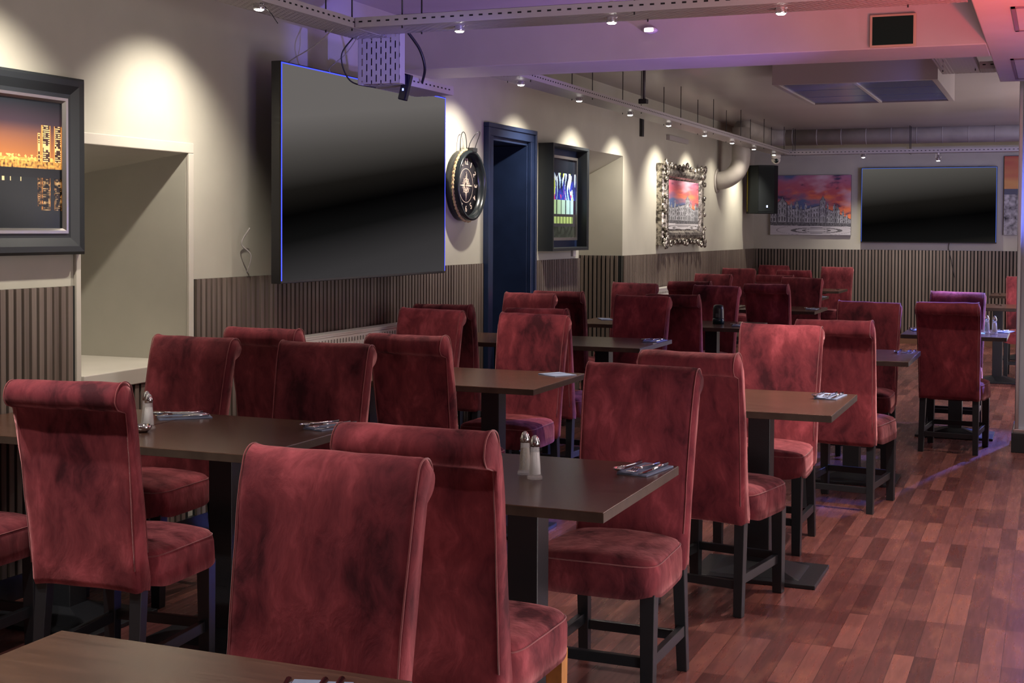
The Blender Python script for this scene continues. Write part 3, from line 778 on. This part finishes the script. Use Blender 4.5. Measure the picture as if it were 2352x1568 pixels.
# local x runs towards -world y, so the picture is mirrored back
o_ = framed('framed_picture', 4.18, 1.385, .87, .74, .05, 'black framed night photo of lit towers over water, at the left edge', build_left)
def poster(u, v):  # streaks and blocks are a screen's reflection, painted into the print
    if v < .14: g = .03+.04*abs(noise.noise(Vector((u*8, v*9, 2)))); return (g, g*1.2, g)
    if v < .30:
        if .18 < v < .27 and .08 < u < .92:
            return (.42, .60, .22) if (u*9) % 1 > .22 and noise.noise(Vector((int(u*18), int(v*50), 1))) > -.25 else (.03, .05, .03)
        return (.05, .05, .06)
    if v < .48:
        if .08 < u < .95: return mix((.40, .60, .12), (.45, .75, .85), u*1.2) if (u*6.2) % 1 > .18 and noise.noise(Vector((int(u*20), int(v*34), 3))) > -.22 else (.02, .03, .04)
        return (.03, .02, .05)
    if v < .82:
        sw = .03*math.sin(v*17+u*5)+.06*noise.noise(Vector((v*5, u*3, 2)))
        k = noise.noise(Vector(((u+sw)*11, v*1.6, 8))); n = noise.fractal(Vector((u*9, v*5, 5)), .8, 2, 4)
        c = mix((.015, .02, .05), (.04, .06, .55), (.70-v)*5+n*.8)
        top = .62+.20*noise.noise(Vector(((u+sw)*9, 3.3, 1)))+.08
        if k > .05 and v < top+.06: c = mix((.30, .55, .95), (.75, .90, .95), n+.4)
        if k > .30 and v < top+.10: c = (.50, .70, .10)
        if k < -.30 and v < .66: c = (.40, .05, .22)
        if v < .55 and n > .25: c = (.55, .08, .25)
        return c
    return (.012, .016, .025)
def build_poster(r, wd, ht, depth):
    d = .13
    molding([(0, 0), (0, d), (.022, d), (.028, d-.01), (.028, 0)], wd, ht).build('frame', frameM, r)
    B(-wd/2+.028, wd/2-.028, 0, .03, .028, ht-.028).build('backing', navyM, r)
    molding([(.085, .03), (.085, .055), (.108, .055), (.108, .03)], wd, ht).build('inner_frame', silverM, r)
    p = raster('poster_reflection_print', 90, 150, lambda u, v: poster(1-u, v), wd-.215, ht-.215, glossprintM, r, .037); p.location = (0, 0, .1075)
    B(-wd/2+.02, -wd/2+.09, 0, .02, -.055, 0).build('wall_bracket', whiteM, r)
framed('framed_poster', 10.60, 1.325, .90, .875, .13, 'box framed poster with painted blue and green screen reflections, between navy door and alcove', build_poster)
def build_silver(r, wd, ht, depth):
    fr_ = molding([(0, 0), (0, .06), (.02, .075), (.04, .085), (.07, .10), (.10, .105), (.13, .09), (.15, .06), (.17, .055), (.17, 0)], wd, ht)
    # carved scrolls along the rim, thickest at the corners and centres
    rnd = random.Random(5); mb = fr_
    def blob(x, z, s_, y):
        M = Matrix.Translation((x, y, z)) @ Matrix.Diagonal((s_, s_*.55, s_, 1)) @ Matrix.Rotation(rnd.random()*3, 4, 'Y')
        mb.lathe([(.01, -1), (.6, -.8), (.95, -.3), (1, 0), (.95, .3), (.6, .8), (.01, 1)], 8, M)
    def curl(x, z, s_, dirx, dirz):
        pts = [(x+dirx*s_*(1-k/14)*math.cos(k*.5)*1.0, .10, z+dirz*s_*(1-k/14)*math.sin(k*.5)) for k in range(13)]
        mb.tube(pts, [.010+.006*math.sin(k/12*PI) for k in range(13)], 6)
    for side in range(4):
        Lh = wd if side < 2 else ht
        n = int(Lh/.055)
        for k in range(n+1):
            t_ = k/n; e = min(t_, 1-t_); big = e < .13 or abs(t_-.5) < .06
            s_ = .024 if big else .012
            u = (t_-.5)*Lh
            off = .006 if big else .03
            if side == 0: x, z = u, off
            elif side == 1: x, z = u, ht-off
            elif side == 2: x, z = -wd/2+off, u+ht/2
            else: x, z = wd/2-off, u+ht/2
            blob(x+rnd.uniform(-.01, .01), z+rnd.uniform(-.008, .008), s_*rnd.uniform(.8, 1.2), .085)
            if k % 3 == 0: curl(x, z, .045 if big else .03, rnd.choice((-1, 1)), rnd.choice((-1, 1)))
    for (x, z) in ((-1, 0), (1, 0), (-1, 1), (1, 1)):
        for q in range(9): blob(x*(wd/2-.03-rnd.random()*.10), .03+rnd.random()*.10 if z == 0 else ht-.03-rnd.random()*.10, rnd.uniform(.02, .04), .10)
    mb.build('carved_frame', ornateM, r)
    p = raster('castle_print', 120, 80, lambda u, v: castle(.30+.55*(1-u), .05+v*.85), wd-.33, ht-.33, printM, r, .06); p.location = (0, 0, .165)
framed('ornate_framed_picture', 14.50, 1.345, 1.72, .86, .1, 'ornate silver frame holding a castle picture with red sky', build_silver)

# ------------------------------------------------------------------ compass clock
ck = empty('wall_clock', (WX, 8.60, 1.805)); ck.rotation_euler = (0, 0, -PI/2); tag(ck, 'round black compass clock wrapped with rope, right of the big television', 'clock')
RY = Matrix.Rotation(-PI/2, 4, 'X')  # lathe axis z -> +y
R0 = .245
MB().lathe([(R0*.9, .0), (R0, .005), (R0, .10), (R0-.008, .106), (R0-.018, .104), (R0-.028, .082), (R0-.03, .05)], 64, RY).build('case', mat('black_enamel', (.015, .02, .022), .25), ck)
face = MB().lathe([(R0-.03, .050), (.001, .0502)], 48, RY).build('dial', paint('charcoal_dial', (.03, .026, .034), .6, var=.4, sc_=8), ck)
rp = MB(); pts = []
for k in range(240):
    a = 2*PI*k/240; pts.append(((R0+.004+.003*math.sin(k*1.1))*math.cos(a), .062, (R0+.004+.003*math.sin(k*1.1))*math.sin(a)))
rp.tube(pts, [.0085+.0022*math.sin(k*1.6) for k in range(240)], 8, closed=True); rp.build('rope', paint('jute_rope', (.48, .36, .19), .9, var=.3, sc_=60), ck)
gold = mat('cream_dial_print', (.62, .50, .40), .6)
fm = MB()
def ring(mb, r, t_, y, n=48):
    vs = [((r+dr)*math.cos(2*PI*k/n), y, (r+dr)*math.sin(2*PI*k/n)) for dr in (-t_, t_) for k in range(n)]
    mb.add(vs, [(k, (k+1) % n, n+(k+1) % n, n+k) for k in range(n)])
ring(fm, .118, .0018, .0515); ring(fm, .052, .003, .0515); ring(fm, .035, .002, .0515)
for k in range(16):
    a = k*PI/8; rr = .112 if k % 4 == 0 else (.075 if k % 2 == 0 else .055); wd_ = .010 if k % 4 == 0 else .006
    p0 = Vector((math.cos(a)*rr, .052, math.sin(a)*rr)); q = Vector((-math.sin(a), 0, math.cos(a)))*wd_; b_ = Vector((math.cos(a)*.018, .052, math.sin(a)*.018))
    fm.add([p0, b_+q, Vector((0, .052, 0)), b_-q], [(0, 1, 2, 3)])
for k in range(12):
    a = k*PI/6+.26; fm.add([(math.cos(a+da)*rr, .0515, math.sin(a+da)*rr) for da, rr in ((-.02, .062), (.02, .062), (.02, .070), (-.02, .070))], [(0, 1, 2, 3)])
fm.build('compass_rose', gold, ck)
dg = bpy.context.evaluated_depsgraph_get
def text_mesh(s, size, M, name, parent, Mtx, ext=.0004):
    cu = bpy.data.curves.new('t', 'FONT'); cu.body = s; cu.size = size; cu.align_x = 'CENTER'; cu.align_y = 'CENTER'; cu.extrude = ext; cu.offset = .0006
    o = bpy.data.objects.new('t', cu); C.objects.link(o); bpy.context.view_layer.update()
    me = bpy.data.meshes.new_from_object(o.evaluated_get(dg())); bpy.data.objects.remove(o)
    me.transform(Mtx); me.materials.clear(); me.materials.append(M)
    n = bpy.data.objects.new(name, me); C.objects.link(n); n.parent = parent; return n
for k in range(1, 13):
    a = PI/2-k*PI/6    # seen from the room, local +x points to the left, so mirror x
    x, z = -.165*math.cos(a), .165*math.sin(a)
    Mt = Matrix.Translation((x, .052, z)) @ Matrix(((-1, 0, 0, 0), (0, 0, 1, 0), (0, 1, 0, 0), (0, 0, 0, 1))) @ Matrix.Rotation(-k*PI/6 if k not in (5, 6, 7) else PI-k*PI/6, 4, 'Z')
    text_mesh(str(k), .062, gold, 'numeral', ck, Mt)
hd = MB(); hd.box(-.004, .004, .054, .056, -.02, .085); hd.build('minute_hand', gold, ck)
hd = MB(); hd.box(-.075, .02, .056, .058, -.005, .005); hd.build('hour_hand', gold, ck)
for (dy, tilt, lab) in ((.03, .0, ''), (.09, .12, '')):
    pts = [(-.055+(.055*(1-math.cos(PI*k/16))), dy+tilt*.5*math.sin(PI*k/16), R0+.0+.13*math.sin(PI*k/16)**.7) for k in range(17)]
    MB().tube(pts, .0028, 6).build('wire_handle', ironM, ck)
B(-.062, .012, .06, .11, R0-.01, R0+.018).build('handle_mount', ironM, ck)

# ------------------------------------------------------------------ radiators
def radiator(y0, y1, x, ztop, label, h=.55):
    r = empty('radiator', (x, (y0+y1)/2, ztop-h)); tag(r, label, 'radiator'); Lh = (y1-y0)/2
    B(-.07, -.055, -Lh, Lh, .0, h-.01).build('rear_panel', whiteM, r); 
    f = MB(); f.box(.0, .012, -Lh, Lh, .0, h-.012)
    n = int(Lh*2/.034)
    f.build('front_panel', whiteM, r, bevel=.003)
    rb = MB()
    for k in range(n):
        y = -Lh+.02+k*.034; rb.box(.012, .017, y, y+.018, .03, h-.06)
    rb.build('fins', whiteM, r)
    g = MB(); g.box(-.07, .015, -Lh, Lh, h-.012, h); g.box(-.072, .018, -Lh, Lh, h, h+.006)
    s = g
    for k in range(n): y = -Lh+.025+k*.034; s.box(.0155, .0175, y, y+.009, h-.052, h-.028, 1)
    s.build('top_grille', [whiteM, mat('grey_slots', (.25, .23, .21), .6)], r)
    for sg in (-1, 1): MB().tube([(-.03, sg*(Lh-.05), .02), (-.03, sg*(Lh-.05), -(ztop-h)+.0)], .009, 8).build('pipe', whiteM, r)
    return r
radiator(6.0, 7.62, WX+.115, .905, 'long white radiator under the big television')
radiator(12.75, 14.3, WX+.115, .895, 'white radiator end under the silver framed picture')

# ------------------------------------------------------------------ cable trays
FL = .05
def flange(mb, axis, fixed, a, b, z, th=.0025, mi=0): 
    if axis == 'x': mb.box(a, b, fixed-th/2, fixed+th/2, z, z+FL, mi)
    else: mb.box(fixed-th/2, fixed+th/2, a, b, z, z+FL, mi)
def holes(mb, axis, fixed, a, b, z, sgn, pitch=.05):
    n = int((b-a)/pitch)
    for k in range(n):
        p = a+.02+k*pitch
        for s in ((-1, 1) if sgn == 0 else (sgn,)):
            f0, f1 = sorted((fixed+s*.0013, fixed+s*.0019))
            if axis == 'x': mb.box(p, p+.020, f0, f1, z+.024, z+.032, 1)
            else: mb.box(f0, f1, p, p+.020, z+.024, z+.032, 1)
def tray(axis, a, b, c0, c1, z, label, pref='cable_tray', rods=True):
    r = empty(pref, ((a+b)/2 if axis == 'x' else (c0+c1)/2, (c0+c1)/2 if axis == 'x' else (a+b)/2, z)); tag(r, label, 'cable tray')
    ox, oy, oz = r.location
    bt = B(a, b, c0, c1, z, z+.002) if axis == 'x' else B(c0, c1, a, b, z, z+.002)
    def loc(o): o.location = (-ox, -oy, -oz); return o
    loc(bt.build('slotted_base', trayXM if axis == 'x' else trayYM, r))
    for cc in (c0, c1):
        f = MB(); flange(f, axis, cc, a, b, z); holes(f, axis, cc, a, b, z, 0); loc(f.build('side_flange', [trayM, darkM], r))
    if rods:
        n = max(1, int((b-a)/1.25)); mb = MB()
        for k in range(n+1):
            p = a+.25+(b-a-.5)*k/max(1, n)
            for q in (c0+.02, c1-.02):
                x, y = (p, q) if axis == 'x' else (q, p)
                mb = MB().tube([(x, y, z-.012), (x, y, CZ)], .004, 6); loc(mb.build('hanging_rod', ironM, r))
    return r
tray('y', 2.6, 6.20, -3.44, -3.25, 2.5, 'cable tray running along the left wall up to the television corner')
tray('x', -3.24, -.36, 5.93, 6.19, 2.5, 'cable tray crossing above the tables in front of the ceiling beam')
tray('y', 8.16, 17.78, -3.45, -3.245, 2.5, 'long far cable tray following the left wall to the camera dome')
tray('x', -3.45, 1.5, 17.79, 17.99, 2.5, 'far cable tray crossing in front of the back wall')
tray('y', 8.16, 9.86, -.735, -.485, 2.6, 'short cable tray piece behind the beam at the right')
tray('x', -.48, 1.5, 9.62, 9.86, 2.6, 'cable tray piece turning right above the pillar', rods=False)
# drop piece that ducks under the beam
r = empty('tray_drop', (-3.345, 6.4, 2.4)); tag(r, 'upright slotted tray piece dropping behind the television top', 'cable tray')
def rl(o): o.location = (3.345, -6.4, -2.4); return o
rl(B(-3.355-.07, -3.18, 6.30, 6.303, 2.262, 2.535).build('slotted_face', trayVM, r))
rl(B(-3.40, -3.20, 6.315, 6.35, 2.27, 2.49).build('dark_backing', ironM, r)); rl(B(-3.183, -3.18, 6.30, 6.36, 2.262, 2.535).build('side_flange', trayM, r)); rl(B(-3.427, -3.424, 6.30, 6.36, 2.262, 2.535).build('side_flange', trayM, r))  # dark box added behind the slots so they show dark
rl(B(-3.44, -3.24, 6.205, 6.36, 2.5, 2.503).build('joint_plate', trayYM, r))
r = tray('y', 6.36, 7.0, -3.43, -3.19, 2.262, 'lower slotted tray carrying cables behind the television top', rods=False)
# cables
def cable(pts, rr, M, label, name='cable'):
    # smooth with Catmull-Rom
    P_ = [Vector(p) for p in pts]; out = []
    for i in range(len(P_)-1):
        p0, p1, p2, p3 = P_[max(i-1, 0)], P_[i], P_[i+1], P_[min(i+2, len(P_)-1)]
        for k in range(8):
            t_ = k/8; out.append(.5*((2*p1)+(-p0+p2)*t_+(2*p0-5*p1+4*p2-p3)*t_*t_+(-p0+3*p1-3*p2+p3)*t_**3))
    out.append(P_[-1]); o = MB().tube(out, rr, 6).build(name, M); return tag(o, label, 'cable')
cbM = mat('black_cable', (.01, .01, .015), .4); wcM = mat('grey_cable', (.35, .33, .32), .5)
cable([(-3.16, 6.36, 2.53), (-3.135, 6.45, 2.45), (-3.13, 6.5, 2.36), (-3.17, 6.55, 2.29)], .008, cbM, 'thick black cable looping beside the upright tray piece')
cable([(-3.43, 6.25, 2.50), (-3.47, 6.2, 2.40), (-3.46, 6.28, 2.28), (-3.40, 6.45, 2.26)], .004, cbM, 'thin black cable hanging left of the upright tray piece')
cable([(-3.36, 5.92, 2.5), (-3.50, 5.98, 2.43), (-3.66, 6.0, 2.36), (-3.67, 6.0, 2.33)], .003, wcM, 'pale thin cable dropping from the tray to the television top', 'thin_cable')
cable([(-3.37, 6.2, 2.5), (-3.47, 6.25, 2.42), (-3.60, 6.3, 2.35), (-3.66, 6.5, 2.335)], .003, wcM, 'pale thin cable curving behind the television top', 'thin_cable')
cable([(WX+.06, 5.86, 1.5), (WX+.03, 5.83, 1.42), (WX+.06, 5.87, 1.36), (WX+.03, 5.88, 1.27)], .004, wcM, 'tangle of pale cable at the lower left of the big television')
cable([(-1.27, BY-.01, 1.37), (-1.28, BY-.015, 1.28), (-1.26, BY-.03, 1.2), (-1.2, BY-.03, .9)], .004, cbM, 'thin black cable below the far television')
rt = empty('wifi_aerial', (-3.20, 6.40, 2.23)); tag(rt, 'small black aerial box clipped on the lower tray above the television', 'aerial')
B(-.022, .022, -.02, .02, -.05, .09, M=Matrix.Rotation(.25, 4, 'Y')).build('body', mat('black_gloss', (.008, .008, .02), .15), rt, bevel=.006)
B(-.004, .004, -.022, -.0195, .0, .012).build('indicator_light', mat('lit_indicator', (.1, .1, .5), .3, emis=(.2, .3, 1), es=4), rt)
# ceiling conduits beyond the beam
r = empty('ceiling_conduit', (-3.0, 10.6, CZ)); tag(r, 'dark conduit with junction boxes on the ceiling and down to the tray', 'conduit')
MB().tube([(-.1, 0, -.02), (1.4, -.15, -.02), (4.2, -.35, -.02)], .010, 8).build('pipe', ironM, r)
MB().tube([(-.12, 0, 0), (-.12, 0, -.28)], .013, 10).build('drop_pipe', mat('grey_pipe', (.1, .1, .11), .5), r)
B(-.16, -.09, -.03, .03, -.32, -.28).build('junction_box', ironM, r, bevel=.006)

# ------------------------------------------------------------------ spot lamps on the trays
def lamp_mesh():
    root = empty('spot_lamp')
    MB().lathe([(.012, .075), (.014, .050), (.020, .040), (.0265, .006), (.0265, .0), (.0225, -.001)], 20).build('reflector', mat('mirrored_glass', (.7, .7, .72), .1, metal=.9), root)
    MB().lathe([(.0225, -.001), (.016, -.006), (.001, -.008)], 20).build('lens', lampM, root)
    MB().tube([(-.026, 0, .02), (-.033, 0, .05), (-.028, 0, .09), (0, 0, .10), (.028, 0, .09), (.033, 0, .05), (.026, 0, .02)], .003, 6).build('bracket', chromeM, root)
    MB().lathe([(.012, .075), (.013, .10), (.001, .10)], 12).build('socket', whiteM, root)
    return root
lp = None
def lamp(x, y, z, label, power, tgt=None, size=112, col=(1, .90, .76), blend=1, soft=.02):
    global lp
    if lp is None: lp = lamp_mesh(); o = lp
    else:
        o = copy_tree(lp)
    o.location = (x, y, z); tag(o, label, 'lamp', 'small reflector spot lamps under the cable trays')
    t_ = tgt or (x, y, 0)
    l = light('lamp_beam', 'SPOT', (x, y, z-.02), t_, power if tgt else power*.9, col, spot_size=math.radians(100 if tgt else size), spot_blend=blend, shadow_soft_size=soft)
    l.name = 'lamp_beam'
    return o
PW = 23
WT = .32
def wl_(x, y): return (x-.5, y, 1.75)
LB = 2.475
lamp(-3.30, 5.15, LB, 'spot lamp with a dangling wire end on the near left tray', PW, wl_(-3.30, 5.15))
lamp(-2.73, 6.06, LB, 'left spot lamp of three under the tray before the beam', PW*.9)
lamp(-1.944, 6.06, LB, 'middle spot lamp of three under the tray before the beam', PW*.9)
lamp(-1.148, 6.06, LB, 'right spot lamp of three under the tray before the beam', PW*.9)
for (y, lab) in ((8.45, 'first spot lamp on the long far tray, just past the beam'), (9.65, 'second spot lamp on the long far tray, near the door'), (10.97, 'third spot lamp on the long far tray, above the poster'),
                 (12.20, 'fourth spot lamp on the long far tray, above the alcove'), (13.6, 'bright starry spot lamp on the far tray above the silver frame'), (14.87, 'bright starry spot lamp next to the air duct bend'),
                 (16.05, 'last but one spot lamp on the long far tray'), (17.3, 'spot lamp beside the white camera dome')):
    lamp(-3.35, y, LB, lab, PW*(.35 if 16 < y < 16.5 else 1), wl_(-3.35, y))
lamp(-2.30, 17.86, 2.455, 'left spot lamp hanging before the back wall canvas', PW, (-2.30, 18.2, 0))
lamp(-1.37, 17.86, 2.40, 'right spot lamp hanging above the far television', PW, (-1.37, 18.2, 0))
lamp(-.56, 8.45, 2.57, 'spot lamp under the short slotted tray at the upper right', PW*.9)
lamp(-3.30, 4.02, LB, 'spot lamp on the near left tray outside the left edge', PW, wl_(-3.30, 4.02))
wr = MB().tube([(0, 0, 0), (.03, .01, -.035), (.055, .02, -.075)], .002, 6).build('loose_wire', ironM); wr.location = (-3.27, 5.15, LB+.01); tag(wr, 'short loose wire end below the near left spot lamp', 'wire')
# emergency fitting on the beam face
r = empty('emergency_light', (-2.20, 7.61, 2.665)); tag(r, 'small lit oblong fitting on the face of the ceiling beam', 'lamp')
MB().lathe([(.036, 0), (.036, .03), (.03, .045)], 20, Matrix.Rotation(PI/2, 4, 'X') @ Matrix.Diagonal((1.2, .55, 1, 1))).build('housing', mat('white_plastic', (.6, .55, .6), .4), r)
B(-.026, .026, -.052, -.043, -.012, .010).build('lens', mat('lit_lens', (1, 1, 1), .3, emis=(1, .85, .75), es=8), r, bevel=.003)
# unseen spots added without fixtures, for overhead lamps outside the frame
for (x, y, e) in ((-.35, 6.06, 30), (-3.3, 2.6, 26), (-2.5, 2.3, 20), (-1.2, 1.6, 9), (.5, 3.2, 30), (.6, 6.1, 26), (.2, 1.0, 9), (1.2, 9.0, 26), (-.2, 11.6, 30), (-.2, 14.0, 30), (-1.4, 16.4, 20), (.7, 17.0, 30)):
    light('unseen_ceiling_spot', 'SPOT', (x, y, 2.47), (x, y, 0), e*1.3, (1, .92, .84), spot_size=math.radians(100), spot_blend=.6, shadow_soft_size=.03)

# ------------------------------------------------------------------ ceiling cassette, duct, camera, speaker, sign
r = empty('air_conditioning_cassette', (-1.39, 11.05, 2.60)); tag(r, 'ceiling box with six glossy blue-lit panels in two columns', 'air conditioner')
hw, hd_ = .60, .88
f = MB()
for a in ((-hw, -hw+.045, -hd_+.05, hd_-.05), (hw-.045, hw, -hd_+.05, hd_-.05), (-hw, hw, -hd_, -hd_+.05), (-hw, hw, hd_-.05, hd_)): f.box(*a, 0, .25)
f.box(-hw+.01, hw-.01, -hd_+.01, hd_-.01, .05, .249)
f.build('housing', ceilM, r, bevel=.004)
pm = mat('glossy_panel_painted_blue_light', (.07, .085, .24), .22, spec=.7)  # blue light on the panels is painted into their base colour
for i in range(2):
    for j in range(3):
        x0 = -hw+.05+i*(hw-.045); y0 = -hd_+.055+j*(2*hd_-.11)/3
        B(x0, x0+hw-.06, y0, y0+(2*hd_-.11)/3-.012, .012, .05).build('panel', pm, r, bevel=.004)
B(-.012, .012, -hd_+.05, hd_-.05, .002, .03).build('centre_bar', trayM, r)
r = empty('air_duct', (-3.57, 18.2, 2.76)); tag(r, 'grey round air duct along the back wall with a bend into the left wall', 'air duct')
ductM = paint('grey_duct', (.40, .37, .34), .42, var=.12, sc_=5)
MB().tube([(.15, 0, 0), (6, 0, 0)], .115, 28).build('straight_pipe', ductM, r)
for k in range(18):
    x = .3+k*.32; MB().tube([(x, 0, 0), (x+.012, 0, 0)], .1185, 28).build('pipe_band', ductM, r)
# bend: comes along the ceiling towards the camera, then curves down into the wall
pts = [(.02, -.05, .0), (-.02, -.5, .0), (-.02, -1.0, -.02)]
MB().tube([(.2, 0, 0), (.06, -.06, 0), (.0, -.25, 0), (0, -1.75, 0)], .115, 24).build('side_pipe', ductM, r)
pts = [(0.0, -1.45, .0)]
for k in range(13):
    a = PI/2*k/12; pts.append((-.30+.30*math.cos(a), -1.85, -.38-.27*math.sin(a)))
pts = [(0, -1.85, .0), (0, -1.85, -.2)]+pts[1:]
MB().tube(pts, .112, 24).build('elbow', ductM, r)
MB().tube([(-.30, -1.85, -.65), (-.285, -1.85, -.65)], .150, 32).build('wall_flange', ductM, r)
r = empty('security_camera', (-3.40, 17.70, 2.50)); tag(r, 'white dome camera with black lens hanging under the tray corner', 'camera')
MB().lathe([(.062, 0), (.062, -.03), (.055, -.045)], 28).build('mount', whiteM, r)
MB().lathe([(.055, -.04), (.060, -.06), (.057, -.085), (.042, -.110), (.02, -.122), (.001, -.124)], 28).build('dome', whiteM, r)
MB().lathe([(.030, 0), (.028, .012), (.001, .014)], 20, Matrix.Translation((.012, -.043, -.082)) @ Matrix.Rotation(PI/2+.35, 4, 'X')).build('lens', mat('black_lens', (.005, .02, .02), .08), r)
r = empty('loudspeaker', (-3.60, 17.85, 1.725)); r.rotation_euler = (0, 0, math.radians(28)); tag(r, 'black loudspeaker cabinet mounted in the far left corner', 'speaker')
sp = MB(); oc = [(-.19, .13), (-.19, -.06), (-.11, -.16), (.11, -.16), (.19, -.06), (.19, .13)]
sp.add([(x, y, 0) for x, y in oc]+[(x, y, .64) for x, y in oc], [tuple(range(6)), tuple(range(6, 12))]+[(k, (k+1) % 6, 6+(k+1) % 6, 6+k) for k in range(6)])
sp.build('cabinet', mat('black_textured_cabinet', (.006, .009, .010), .5, spec=.2), r, bevel=.008)
B(-.105, .105, -.166, -.161, .03, .61).build('grille', mat('dark_grille', (.009, .012, .014), .7, spec=.2), r)
B(.0, .02, -.17, -.164, .08, .11).build('badge', mat('lit_badge', (.5, .5, .5), .3, emis=(.4, .5, 1), es=1.5), r)
B(-.16, .02, .13, .20, .18, .46).build('wall_bracket', ironM, r)
B(-.196, -.188, .05, .07, .03, .62).build('yellow_strip', mat('yellow_plastic', (.35, .27, .03), .5), r)
r = empty('blank_sign', (-.828, 7.605, 2.505)); tag(r, 'blank dark green sign in a thin cream frame on the ceiling beam', 'sign')
B(-.122, .122, -.022, 0, 0, .178).build('sign_frame', mat('cream_plastic', (.50, .40, .30), .5), r, bevel=.003)
B(-.108, .108, -.024, -.020, .012, .166).build('sign_panel', mat('dark_green_panel', (.004, .022, .017), .4, spec=.2), r)
# thin fluorescent fitting on the ceiling past the beam
r = empty('ceiling_batten', (-2.0, 9.1, CZ)); tag(r, 'slim silver batten on the ceiling just behind the beam', 'ceiling fitting')
B(-.33, .33, -.03, .03, -.03, 0).build('body', silverM, r, bevel=.004); MB().tube([(-.3, 0, -.04), (.3, 0, -.04)], .012, 10).build('tube', chromeM, r)
# old bracket and painted strip on the wall over the alcove
o = B(WX, WX+.03, 13.0, 13.06, 2.44, 2.72).build('wall_bracket', frameM); tag(o, 'dark upright bracket on the wall above the alcove', 'bracket')
o = B(WX, WX+.04, 14.0, 14.8, 2.47, 2.52).build('perforated_bar', trayM); tag(o, 'pale perforated bar on the wall behind the far tray', 'bar')
